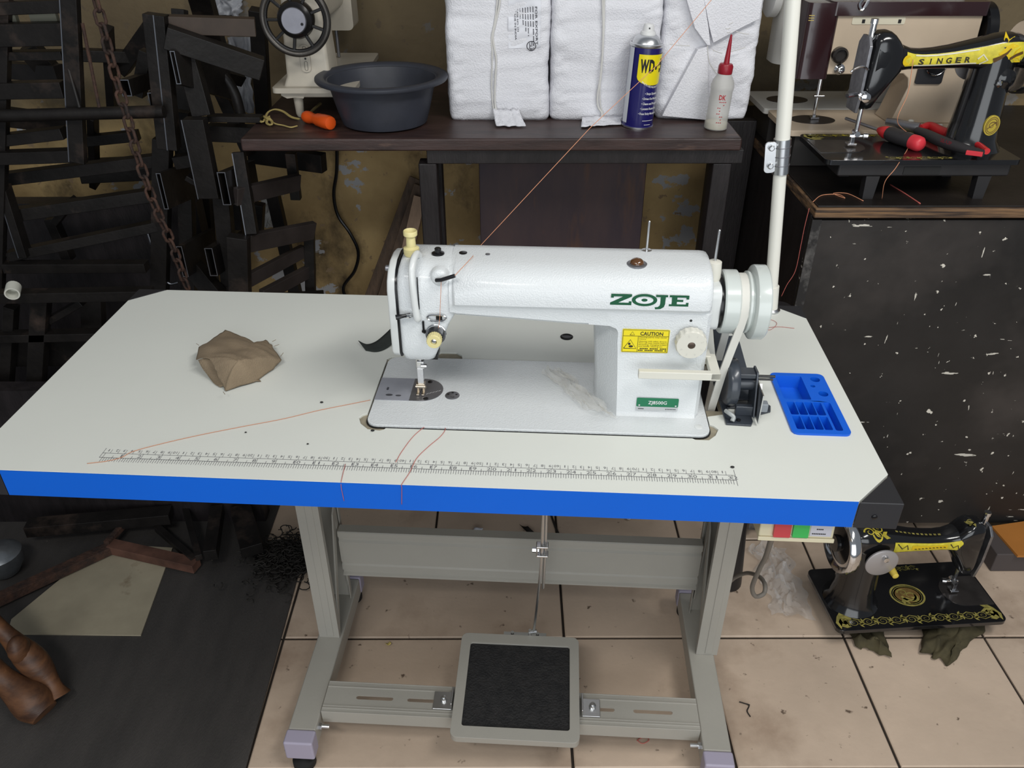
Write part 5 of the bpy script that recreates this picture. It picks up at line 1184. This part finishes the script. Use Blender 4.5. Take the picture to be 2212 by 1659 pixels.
for j in range(1, K + 1):
    t_ = j / K; ring = []
    for i, q in enumerate(P):
        p = ctr.lerp(q, t_); p.z = HT + (ctr.z - HT) * (1 - t_ ** 1.6) * .9 + (q.z - HT) * t_ ** 1.2
        fd = (p.y + .25 * p.x) * 46; p.z += (.0055 * noise.noise(Vector((p.x * 24, p.y * 30, 2.))) - .0045 * abs(noise.noise(Vector((p.x * 9, fd, 5.))))) * min(1, 2 * (1 - t_ * .6)); p.z = max(p.z, HT + .0012); ring.append(p)
    rings.append(ring)
for ring in rings: mb.v += [tuple(p) for p in ring]
mb.v.append(tuple(ctr + Vector((0, 0, -.003)))); c_ = len(mb.v) - 1
for i in range(n): mb.f.append((c_, i, (i + 1) % n))
for j in range(K - 1):
    for i in range(n): a_ = j * n + i; b_ = j * n + (i + 1) % n; mb.f.append((a_, a_ + n, b_ + n, b_))
mb.build('upper_fold', cloth_m, parent=cl_, frame=TT, solid=.0012, ang=180)
# inner folds seen at the open left end
for k, (h0, sc_) in enumerate(((.022, 1.), (.015, .86), (.008, .74))):
    q = [onT(428 + k * 5, 778 + k * 7, h0), onT(440 + k * 4, 800 + k * 5, h0 * .5), onT(462, 822 + k * 3, h0 * .2), onT(475, 836, .002)]
    q2 = [p + Vector((.055, .02, -.001)) for p in q]; q = bez(q, 4); q2 = bez(q2, 4)
    def fn(u, v, q=q, q2=q2):
        i = min(len(q) - 2, int(u * (len(q) - 1))); t_ = u * (len(q) - 1) - i
        a_ = q[i].lerp(q[i + 1], t_); b_ = q2[i].lerp(q2[i + 1], t_); p = a_.lerp(b_, v); p.z += .005 * math.sin(v * PI); p.z = max(p.z, HT + .001); return p
    MB().grid(fn, 12, 5).build('inner_fold', cloth_m, parent=cl_, frame=TT, solid=.001, ang=180)
for us in (((424, 742), (430, 746)), ((592, 748), (603, 744)), ((588, 738), (596, 734)), ((606, 770), (612, 762)), ((482, 846), (486, 852))):
    MB().tube([onT(us[0][0], us[0][1], .010), onT(us[1][0], us[1][1], .010)], .0004, 5).build('fray', cloth_m, parent=cl_, frame=TT)
q0 = [onT(774, 736, .004), onT(792, 744, .003), onT(812, 738, .002), onT(834, 720, .006), onT(850, 704, .014)]
q1 = [onT(790, 757, .001), onT(810, 760, .001), onT(828, 756, .001), onT(848, 742, .004), onT(864, 722, .013)]
q0 = bez(q0, 4); q1 = bez(q1, 4)
def fn(u, v):
    i = min(len(q0) - 2, int(u * (len(q0) - 1))); t_ = u * (len(q0) - 1) - i
    return q0[i].lerp(q0[i + 1], t_).lerp(q1[i].lerp(q1[i + 1], t_), v)
MB().grid(fn, 20, 4).build('cloth_strip', strip_m, frame=TT, solid=.0014, ang=180, label='small curled dark grey-green cloth strip left of the machine', cat='cloth')
bgA = [onT(1170, 806, .006), onT(1212, 798, .008), onT(1332, 906, .004), onT(1268, 890, .004)]
def fn(u, v):
    p = (bgA[0] * (1 - u) + bgA[1] * u) * (1 - v) + (bgA[3] * (1 - u) + bgA[2] * u) * v
    p.z = HT + .0042 + .016 * abs(noise.noise(Vector((u * 5 + 2 * v, v * 2.2, 4)))) + .003 * abs(noise.noise(Vector((u * 13, v * 4, 9)))) + .005 * math.sin(u * PI); p.x += .007 * noise.noise(Vector((u * 3, v * 6, 1))); p.y += .006 * noise.noise(Vector((u * 4, v * 4, 5))); return p
MB().grid(fn, 30, 40).build('plastic_film', bag_m, frame=TT, ang=60, label='crumpled clear plastic film on the white machine bed by the column', cat='plastic')
for k, (u, v, s_) in enumerate(((695, 870, .0018), (531, 935, .0012), (665, 960, .0012), (805, 931, .002), (1582, 1010, .002))):
    p = onT(u, v, .0002); MB().ball((p.x, p.y, HT + .0012), s_, 8, 5, (1.4, 1, .6)).build('lint_speck', ink_m, frame=TT, label=('dark speck of lint on the table right of the khaki cloth', 'tiny dark speck on the table below the khaki cloth', 'tiny dark speck on the table above the ruler', 'dark speck by the left hinge notch of the machine', 'dark speck above the right end of the printed ruler')[k], cat='speck')

# ------------------------------------------------------------------ switch box under the table with cable
sw = thing('switch_box', 'beige switch box with red and green buttons under the front right of the table', 'switch', (1.075, .04, .68), TT)
SWF = basis((1.024, .012, .6815), (1, 0, 0), (0, .12, 1))
def sp_(mb, name, m, parent=sw, **k): return mb.build(name, m, parent=parent, frame=TT, **k)
sp_(MB().prism([(0, 0), (.094, 0), (.094, .037), (0, .037)], -.05, 0, SWF), 'case', beige_box, bevel=.002)
sp_(MB().prism([(-.001, 0), (.095, 0), (.095, .006), (-.001, .006)], 0, .003, SWF).prism([(-.001, .032), (.095, .032), (.095, .0375), (-.001, .0375)], 0, .003, SWF), 'case_lip', beige_box, bevel=.001)
sp_(MB().prism(rr(.017, .0075, .038, .031, .001), 0, .005, SWF), 'stop_button', red_btn, bevel=.0012)
sp_(MB().prism(rr(.041, .0075, .061, .031, .001), 0, .004, SWF), 'start_button', green_btn, bevel=.0012)
lb = sp_(MB().prism(rr(.0635, .0085, .090, .0305, .0005), 0, .0008, SWF), 'rating_label', mat('pale_lilac_label', (.52, .51, .56), .5))
mb = MB()
for (x, y, n_) in ((.067, .0262, 9), (.071, .0185, 4), (.066, .0115, 8)):
    for k in range(n_): mb.prism([(x + k * .0022, y), (x + k * .0022 + .0017, y), (x + k * .0022 + .0017, y + .0016), (x + k * .0022, y + .0016)], .0009, .0011, SWF)
sp_(mb, 'label_print', ink_m, parent=lb, smooth=False)
def rm(u, v, y): return aY(u, v, y)
q = [TT @ Vector((1.05, .035, .682)), rm(1655, 1200, .98), rm(1640, 1230, 1.02), rm(1625, 1268, 1.06), rm(1632, 1288, 1.07), rm(1650, 1282, 1.08), rm(1652, 1262, 1.10), rm(1640, 1246, 1.14), rm(1615, 1238, 1.20), rm(1590, 1246, 1.23), rm(1575, 1258, 1.24)]
MB().tube(bez(q, 8), .0042, 10).build('power_cable', cable_m, ang=60, label='grey power cable looping down from the switch box', cat='cable')
# clear plastic bag on the floor
PB = [Vector((.58, 1.25, 0)), Vector((.675, 1.235, 0)), Vector((.675, 1.46, 0)), Vector((.585, 1.46, 0))]
def fn(u, v):
    p = (PB[0] * (1 - u) + PB[1] * u) * (1 - v) + (PB[3] * (1 - u) + PB[2] * u) * v
    h = abs(noise.noise(Vector((u * 4, v * 6, 7)))) + .6 * abs(noise.noise(Vector((u * 9, v * 11, 3))))
    p.z = .004 + .075 * h * math.sin(PI * min(1, .12 + u)) * (.4 + .6 * v); p.x += .02 * noise.noise(Vector((u * 3, v * 7, 0))); return p
MB().grid(fn, 26, 34).build('plastic_bag', bag2_m, smooth=True, ang=25, label='crumpled clear plastic bag on the floor beside the black floor machine', cat='plastic bag')
A = aZ(1630, 1290, 0); 
MB().lathe([(.030, 0), (.034, .004), (.030, .06), (.022, .16), (.020, .50), (.019, .72)], (.503, 1.353, 0), n=22).build('black_post', mat('black_pipe', (.012, .011, .012), .4), label='dark round post standing on the floor behind the right table leg', cat='post')
# brown board and dark plate under the cabinet edge
MB().prism([(.0, .0), (.20, .0), (.20, .14), (-.01, .10)], .0, .006, Matrix.Translation((1.175, 1.375, .0555))).build('orange_board', orange_card, label='orange-brown board under the right cabinet', cat='board')
MB().box2((1.135, 1.385, .0), (1.42, 1.47, .055)).build('grey_box', mat('purple_grey_card', (.075, .062, .060), .7), bevel=.003, label='dull purple-grey flat box on the floor under the orange board', cat='box')

# ------------------------------------------------------------------ small scraps on the floor
def scrap(name, px, m, label, cat, z=.001, curl=.006):
    P = [aZ(u, v, z) for u, v in px]
    def fn(u, v):
        p = (P[0] * (1 - u) + P[1] * u) * (1 - v) + (P[3] * (1 - u) + P[2] * u) * v; p.z = z + .001 + curl * (u - .5) ** 2 * 3 + curl * .3 * v; return p
    MB().grid(fn, 6, 4).build(name, m, solid=.0008, ang=180, label=label, cat=cat)
scrap('paper_scrap', ((1014, 1152), (1026, 1142), (1044, 1146), (1028, 1161)), paper_m, 'torn white paper scrap on the tiles behind the crossbeam', 'paper')
scrap('dark_scrap', ((1122, 1136), (1140, 1140), (1160, 1160), (1146, 1162)), leaf_m, 'dark leaf-like scrap on the tiles behind the pedal rod', 'scrap')
scrap('paper_scrap', ((1350, 1122), (1362, 1115), (1366, 1120), (1356, 1127)), paper_m, 'small white paper scrap on the tiles under the blue edge', 'paper')
MB().tube(bez([aZ(u, v, .0025) for u, v in ((1185, 1095), (1195, 1125), (1205, 1150), (1220, 1172))], 5), .0028, 7).build('twig', leaf_m, label='dark twig on the tiles just right of the pedal rod', cat='twig')
MB().tube(bez([aZ(u, v, .0015) for u, v in ((1597, 1516), (1607, 1519), (1618, 1524), (1614, 1536), (1621, 1548))], 5), .0012, 6).build('hair_thread', leaf_m, label='small forked dark thread on the tile right of the table foot', cat='thread')
MB().tube(bez([aZ(u, v, .0015) for u, v in ((1607, 1519), (1615, 1521), (1620, 1523))], 5), .0010, 6).build('hair_thread', leaf_m, label='short straight dark thread touching the forked one', cat='thread')
MB().tube(bez([aZ(u, v, .0012) for u, v in ((1376, 1600), (1390, 1590), (1402, 1598), (1388, 1606), (1378, 1598), (1396, 1590))], 5), .0008, 6).build('curled_thread', red_thread, label='curled brown thread on the tile in front of the pedal bar', cat='thread')
scrap('yellow_scrap', ((832, 1392), (842, 1389), (846, 1394), (836, 1397)), mat('yellow_paper', (.55, .45, .14), .7), 'tiny yellow paper scrap on the tile by the left table foot', 'scrap')

# ------------------------------------------------------------------ floor mat, cream board, wood on the left
E_ = [aZ(655, 1150, 0), aZ(646, 1240, 0), aZ(532, 1659, 0)]
mpoly = [(-2.2, .3), (-.475, .3), (E_[2].x, E_[2].y), (E_[1].x, E_[1].y), (-.498, 1.49), (-.60, 1.49), (-.60, 1.95), (-2.2, 1.95)]
MB().prism(mpoly, 0.0004, .0045).build('floor_mat', mat_m, label='dark grey mat covering the floor on the left', cat='mat', bevel=.001)
MB().prism([(-1.088, 1.200), (-.798, 1.195), (-.822, 1.462), (-.975, 1.475), (-1.03, 1.40), (-1.10, 1.24)], .0048, .0080).build('cream_board', cream_board_m, label='cream hardboard offcut lying on the dark mat', cat='board')
def floor_bar(px, z, wd, ht, m, label, name='steel_bar', cat='bar'):
    A = aZ(*px[0], z); B_ = aZ(*px[1], z); MB().bar(A, B_, wd, ht).build(name, m, bevel=.001, label=label, cat=cat)
floor_bar(((-40, 1312), (240, 1183)), .022, .026, .022, rust_m, 'rusty brown angle bar lying across the cream board')
floor_bar(((240, 1180), (425, 1222)), .022, .03, .024, mat('reddish_rust_bar', (.13, .06, .04), .7, var=.5, scale=20), 'reddish brown timber bar at the back edge of the cream board')
floor_bar(((60, 1140), (370, 1112)), .05, .04, .03, black_steel, 'black bar across the floor under the left table end, lengthwise')
floor_bar(((310, 1085), (230, 1175)), .035, .014, .014, rust_m, 'thin dark rod slanting behind the cream board')
floor_bar(((400, 1095), (430, 1205)), .04, .016, .016, black_steel, 'black rod standing towards the reddish bar end')
floor_bar(((340, 1140), (420, 1210)), .03, .016, .016, black_steel, 'black rod crossing beside the reddish bar')
floor_bar(((470, 1100), (455, 1200)), .05, .03, .03, black_steel, 'black square tube on the floor left of the shavings')
floor_bar(((520, 1100), (545, 1190)), .05, .05, .03, black_steel, 'broad black flat bar on the floor beside the shavings')
MB().box2((-1.35, 1.56, 0), (-.62, 1.60, .40)).build('black_board', dark_wood, label='black wooden panel standing under the left end of the table', cat='board')
# dark shavings heap: curls nobody could count
mb = MB(); rnd = random.Random(5)
for k in range(420):
    c = Vector((-.53 + rnd.gauss(0, .045), 1.42 + rnd.gauss(0, .042), .006 + rnd.random() * .018)); r = rnd.uniform(.006, .014); a0 = rnd.random() * 6; tl = rnd.uniform(-.5, .5)
    mb.tube([c + Vector((r * math.cos(a0 + t * .7), r * math.sin(a0 + t * .7), t * .0012 + tl * r * math.cos(t * .7))) for t in range(7)], .0014, 5)
mb.build('metal_shavings', leaf_m, label='heap of dark curled metal shavings on the mat', cat='shavings', kind='stuff', ang=180)
# carved wooden leg at the lower left
wl = thing('carved_leg', 'brown carved wooden furniture leg at the lower left edge', 'furniture leg', (-.95, 1.03, .005))
MB().tube(bez([(-1.10, 1.06, .20), (-1.04, 1.045, .135), (-.985, 1.03, .075), (-.935, 1.01, .040), (-.905, .995, .020)], 5), [.030 + .007 * math.sin(k * .5) for k in range(21)], 14).build('leg_front', wood_leg_m, parent=wl, ang=60)
MB().tube(bez([(-1.10, 1.12, .22), (-1.01, 1.095, .16), (-.955, 1.07, .105), (-.915, 1.05, .055), (-.895, 1.03, .022)], 5), [.022 + .006 * math.sin(k * .6 + 1) for k in range(21)], 14).build('leg_back', wood_leg_m, parent=wl, ang=60)
MB().ball((-.955, 1.062, .125), .024, 14, 8, (.8, 1, 1.3)).build('knee', wood_leg_m, parent=wl)
MB().lathe([(.001, 0), (.03, .004), (.045, .03), (.048, .06), (.03, .075), (.001, .078)], (-1.185, 1.385, .006), n=24).build('metal_cup', mat('dull_tin', (.32, .34, .36), .35, .8, var=.3, scale=30), label='dented tin cup at the far left beside the rusty bar', cat='cup')

# ------------------------------------------------------------------ heap of black steel frames on the left
GRP = 'black steel frames stacked at the left'
def frame_thing(name, label, u, v, y): p = aY(u, v, y); return thing(name, label, 'metal rack', (p.x, p.y, max(0, p.z)), group=GRP)
def pbar(par, name, a, b, y0, y1, wpx, dep=.03, m=black_steel, edge=None):
    A = aY(a[0], a[1], y0); B_ = aY(b[0], b[1], y1); dm_ = ((A - CAM).length + (B_ - CAM).length) / 2; wd = wpx / FPX * dm_ * .92
    d = (B_ - A).normalized(); side = d.cross(Vector((0, 1, 0))).normalized()
    o = MB().bar(A, B_, dep, wd, side).build(name, m, parent=par, bevel=.0015)
    if edge:
        s_ = edge * wd / 2; f = Vector((0, -dep / 2, 0))
        MB().bar(A + side * s_ + f, B_ + side * s_ + f, .0018, .0022, side).build('worn_edge', worn_edge, parent=o)
    return o
def ptube(par, u0, v0, u1, v1, y, back, skew=(0, 0)):
    """open rectangular tube end facing the viewer, running back"""
    a = aY(u0, v0, y); b = aY(u1, v1, y); x0_, x1_ = sorted((a.x, b.x)); z0_, z1_ = sorted((a.z, b.z)); t = .0018
    def ring(i, yy, k): return [(x0_ + i + skew[0] * k, yy, z0_ + i + skew[1] * k), (x1_ - i + skew[0] * k, yy, z0_ + i + skew[1] * k), (x1_ - i + skew[0] * k, yy, z1_ - i + skew[1] * k), (x0_ + i + skew[0] * k, yy, z1_ - i + skew[1] * k)]
    o = MB().loft([ring(t, y + back, 1), ring(t, y, 0), ring(0, y, 0), ring(0, y + back, 1)], closed=True).build('tube', black_steel, parent=par, smooth=False)
    mb = MB(); n = ring(0, y - .0004, 0); m_ = ring(t, y - .0004, 0); mb.add(n + m_, [(0, 1, 5, 4), (1, 2, 6, 5), (2, 3, 7, 6), (3, 0, 4, 7)]); mb.build('worn_edge', worn_edge, parent=o, smooth=False)
    return o
f1 = frame_thing('metal_rack', 'black ladder-like steel frame at the upper left edge', 80, 620, 1.72)
pbar(f1, 'post', (150, -40), (170, 350), 1.72, 1.72, 30, .02, edge=-1); pbar(f1, 'post', (8, -40), (-6, 640), 1.74, 1.74, 26, .02)
pbar(f1, 'rail', (-60, 20), (150, 12), 1.73, 1.73, 22); pbar(f1, 'rail', (-60, 76), (150, 72), 1.73, 1.73, 40); pbar(f1, 'rail', (-60, 120), (140, 118), 1.75, 1.75, 16)
pbar(f1, 'rail', (-60, 196), (140, 192), 1.74, 1.74, 30); pbar(f1, 'rail', (-60, 310), (140, 286), 1.75, 1.75, 22); pbar(f1, 'rail', (-60, 342), (176, 334), 1.73, 1.73, 24)
f2 = frame_thing('metal_rack', 'black steel frame with long pipe and slanting rails at the far left', 120, 620, 1.80)
MB().tube([aY(-60, 252, 1.70), aY(355, 241, 1.70)], .0125, 14).build('pipe', black_steel, parent=f2, ang=60)
pbar(f2, 'rail', (-40, 392), (338, 346), 1.80, 1.83, 24); pbar(f2, 'rail', (25, 464), (325, 421), 1.78, 1.82, 25); pbar(f2, 'rail', (20, 552), (342, 486), 1.76, 1.80, 20); pbar(f2, 'rail', (12, 576), (318, 575), 1.74, 1.74, 20)
pbar(f2, 'post', (8, 400), (56, 552), 1.75, 1.75, 16, edge=-1); pbar(f2, 'post', (120, 480), (160, 430), 1.86, 1.86, 14); pbar(f2, 'strut', (110, 470), (150, 560), 1.88, 1.88, 20)
f3 = frame_thing('metal_rack', 'tall black steel post frame with bright worn edge left of the chain end', 345, 620, 1.76)
pbar(f3, 'post', (336, 30), (366, 320), 1.74, 1.74, 42, .03, edge=.05); pbar(f3, 'post', (352, 300), (345, 640), 1.80, 1.80, 34); pbar(f3, 'rail', (356, 52), (552, 58), 1.76, 1.80, 34, m=mat('brown_stained_bar', (.06, .040, .028), .6, var=.4, scale=12))
o = pbar(f3, 'brace', (358, 78), (566, 148), 1.73, 1.78, 44, edge=None)
ptube(f3, 366, 110, 392, 182, 1.71, .16, (.05, -.07)); ptube(f3, 256, 172, 286, 208, 1.74, .12, (.0, -.01)); ptube(f3, 318, 200, 344, 232, 1.73, .1)
pbar(f3, 'strut', (300, 205), (318, 110), 1.86, 1.86, 24); pbar(f3, 'rail', (380, 350), (440, 340), 1.78, 1.78, 26); pbar(f3, 'post', (404, 120), (440, 250), 1.77, 1.75, 40)
f4 = frame_thing('metal_rack', 'black steel frame of hollow rectangular tubes with open ends, centre of the heap', 430, 620, 1.72)
pbar(f4, 'post', (420, 255), (455, 425), 1.72, 1.72, 44, edge=-1); pbar(f4, 'post', (395, 240), (410, 640), 1.86, 1.84, 30); pbar(f4, 'post', (480, 425), (500, 640), 1.76, 1.76, 34)
for t_ in ((336, 374, 365, 452), (468, 372, 500, 443), (380, 532, 408, 598), (441, 536, 471, 596)): ptube(f4, *t_, 1.70, .18, (.01, -.03))
pbar(f4, 'rail', (450, 254), (566, 256), 1.79, 1.79, 12); pbar(f4, 'rail', (452, 285), (560, 290), 1.82, 1.82, 34); pbar(f4, 'strut', (405, 380), (440, 400), 1.74, 1.74, 12); pbar(f4, 'brace', (404, 560), (470, 640), 1.78, 1.72, 40)
MB().tube(bez([aY(u, v, 1.86) for u, v in ((455, 140), (488, 170), (508, 205), (520, 250))], 6), .012, 8).build('curved_strap', black_steel, parent=f4, ang=60)
MB().tube(bez([aY(u, v, 1.80) for u, v in ((318, 500), (335, 550), (350, 590), (365, 612), (385, 610))], 6), .0035, 8).build('bent_rod', worn_edge, parent=f4, ang=60)
f5 = frame_thing('slatted_rack', 'dark slatted steel frame leaning below the left end of the bench', 600, 600, 1.80)
slat_m = mat('brownish_black_slat', (.040, .032, .030), .5, var=.4, scale=12)
pbar(f5, 'post', (516, 328), (545, 505), 1.76, 1.72, 26, .02, edge=-.9); pbar(f5, 'post', (515, 510), (520, 660), 1.70, 1.70, 44, .03); pbar(f5, 'post', (668, 500), (672, 660), 1.90, 1.90, 22, .02); pbar(f5, 'post', (628, 330), (640, 430), 1.92, 1.92, 22, .02)
pbar(f5, 'slat', (508, 425), (645, 393), 1.72, 1.88, 38, .015, slat_m, edge=None); pbar(f5, 'slat', (535, 525), (677, 497), 1.72, 1.88, 42, .015, slat_m); pbar(f5, 'slat', (535, 606), (655, 542), 1.72, 1.90, 30, .015, slat_m); pbar(f5, 'slat', (565, 640), (678, 580), 1.74, 1.92, 30, .015, slat_m)
pbar(f5, 'strut', (560, 440), (556, 520), 1.94, 1.94, 22); pbar(f5, 'rail', (455, 655), (700, 640), 1.80, 1.86, 20)
f6 = frame_thing('metal_rack', 'black steel rails low behind the left end of the table', 60, 900, 1.62)
pbar(f6, 'rail', (-60, 641), (330, 634), 1.62, 1.62, 22); pbar(f6, 'rail', (-60, 728), (240, 722), 1.64, 1.64, 18); pbar(f6, 'post', (90, 640), (70, 980), 1.64, 1.64, 30); pbar(f6, 'post', (25, 660), (5, 980), 1.66, 1.66, 20); pbar(f6, 'rail', (-60, 760), (220, 755), 1.7, 1.7, 60); pbar(f6, 'strut', (110, 690), (180, 650), 1.66, 1.66, 14)
pbar(f6, 'post', (200, 640), (215, 980), 1.72, 1.72, 40)
f7 = frame_thing('metal_rack', 'dark tangle of black bars furthest back against the wall at the left', 420, 620, 2.0)
for a, b, w_ in (((430, -20), (475, 140), 44), ((232, 60), (244, 240), 16), ((556, 20), (575, 330), 30), ((262, 150), (330, 55), 30), ((170, 118), (345, 124), 22), ((165, 306), (300, 292), 20), ((172, 370), (340, 362), 46), ((388, 20), (400, 240), 26), ((470, 180), (540, 330), 26), ((430, 330), (445, 520), 36), ((540, 330), (700, 352), 40), ((60, 100), (128, 178), 40), ((0, 150), (130, 158), 30), ((0, 250), (140, 268), 34), ((500, 440), (520, 640), 40), ((590, 420), (640, 640), 26), ((300, 420), (330, 640), 44), ((200, 250), (205, 400), 14), ((420, 470), (380, 640), 30), ((440, 150), (520, 170), 24)):
    pbar(f7, 'bar', a, b, 2.02 + .15 * random.random(), 2.02 + .15 * random.random(), w_, .03)
MB().box2((-2.0, 1.95, 0), (-.78, 2.0, .70)).build('black_sheet', dark_wood, label='large black sheet standing behind the steel frames', cat='board')
# pale papers seen between the rails, grey plastic sheets hanging on the wall
for (u0, v0, u1, v1, lab) in ((0, 14, 44, 50, 'small pale card behind the rails at the top left corner'), (62, 8, 132, 52, 'larger pale card behind the rails near the top left')):
    a = aY(u0, v0, 1.758); b = aY(u1, v1, 1.758); MB().box2((a.x, 1.7465, b.z), (b.x, 1.758, a.z)).build('pale_card', mat('pale_green_card', (.22, .22, .17), .7), label=lab, cat='card')
def sheet(px, y, m, label, seed, name='plastic_sheet'):
    P = [aY(u, v, y) for u, v in px]
    def fn(u, v):
        p = (P[0] * (1 - u) + P[1] * u) * (1 - v) + (P[3] * (1 - u) + P[2] * u) * v
        p.y += .02 * noise.noise(Vector((u * 6 + seed, v * 2, 0))) + .008 * noise.noise(Vector((u * 16, v * 4, seed))); p.x += .01 * noise.noise(Vector((u * 3, v * 6, seed))); return p
    MB().grid(fn, 16, 20).build(name, m, ang=180, label=label, cat='plastic')
sheet(((452, -20), (528, -20), (520, 36), (466, 30)), 2.253, film_grey, 'crumpled grey-white plastic hanging at the top above the brown rail', 1)
sheet(((490, 80), (545, 80), (548, 245), (505, 240)), 2.253, film_grey, 'streaky grey plastic sheet hanging against the wall behind the black brace', 4)
sheet(((368, 448), (400, 448), (404, 492), (372, 490)), 2.20, mat('white_flake', (.45, .45, .44), .7), 'pale peeling paper strip low on the wall beside the slatted frame', 2) if False else None
sheet(((567, 428), (588, 428), (590, 492), (568, 490)), 2.256, mat('white_flake', (.45, .45, .44), .7), 'white peeling paper strip on the wall behind the slatted frame', 2)
# white pipe piece
MB().lathe([(.012, 0), (.015, .002), (.015, .03), (.012, .03), (.011, .004)], (0, 0, 0), 'x', 18).build('white_pipe', mat('white_pipe', (.62, .62, .55), .5), frame=Matrix.Translation(aY(30, 618, 1.60)) @ Matrix.Rotation(math.radians(30), 4, 'Y') @ Matrix.Rotation(math.radians(-70), 4, 'Z'), label='short white pipe piece resting on the black rail at the left', cat='pipe')
# ------------------------------------------------------------------ rusty chain
ch = thing('rusty_chain', 'rusty iron chain hanging slantwise in front of the steel frames', 'chain', aY(405, 625, 1.62))
cp = bez([aY(u, v, y) for u, v, y in ((196, -40, 1.60), (212, 20, 1.60), (240, 130, 1.60), (272, 245, 1.60), (300, 345, 1.60), (335, 445, 1.60), (372, 530, 1.61), (408, 632, 1.62))], 24)
acc = [0]
for i in range(1, len(cp)): acc.append(acc[-1] + (cp[i] - cp[i - 1]).length)
def along(s_):
    for i in range(1, len(cp)):
        if acc[i] >= s_: t_ = (s_ - acc[i - 1]) / (acc[i] - acc[i - 1]); return cp[i - 1].lerp(cp[i], t_), (cp[i] - cp[i - 1]).normalized()
    return cp[-1], (cp[-1] - cp[-2]).normalized()
LK = .0235; n = int(acc[-1] / LK); me0 = None
mb = MB(); hl_, hw_ = .0105, .0085
mb.tube([((hl_ if math.cos(a) > 0 else -hl_) * .62 + hw_ * math.cos(a) * .85, hw_ * math.sin(a), 0) for a in [2 * PI * k / 16 + .01 for k in range(16)]], .0030, 7, closed=True)
for k in range(n):
    c, d = along((k + .5) * LK); up_ = Vector((0, 1, 0)); y_ = up_.cross(d).normalized(); z_ = d.cross(y_)
    ang_ = (35 if k % 2 else -55) + 8 * math.sin(k); M = Matrix((d, y_, z_)).transposed().to_4x4() @ Matrix.Rotation(math.radians(ang_), 4, 'X'); M.translation = c
    if me0 is None:
        lk = mb.build('link', rust_m, parent=ch, frame=M, ang=180); me0 = lk
    else:
        lk = me0.copy(); COL.objects.link(lk); lk.matrix_parent_inverse = WORLD[ch.name].inverted() @ M
# thin dark rods near the chain
for k, (a, b, lab) in enumerate((((178, 50), (215, 235), 'thin dark rod hanging left of the chain'), ((136, 105), (172, 232), 'thin worn rod beside the ladder frame post'))):
    MB().cyl(aY(*a, 1.72), aY(*b, 1.70), .0035, n=8).build('thin_rod', rust_m if k == 0 else black_steel, label=lab, cat='rod')
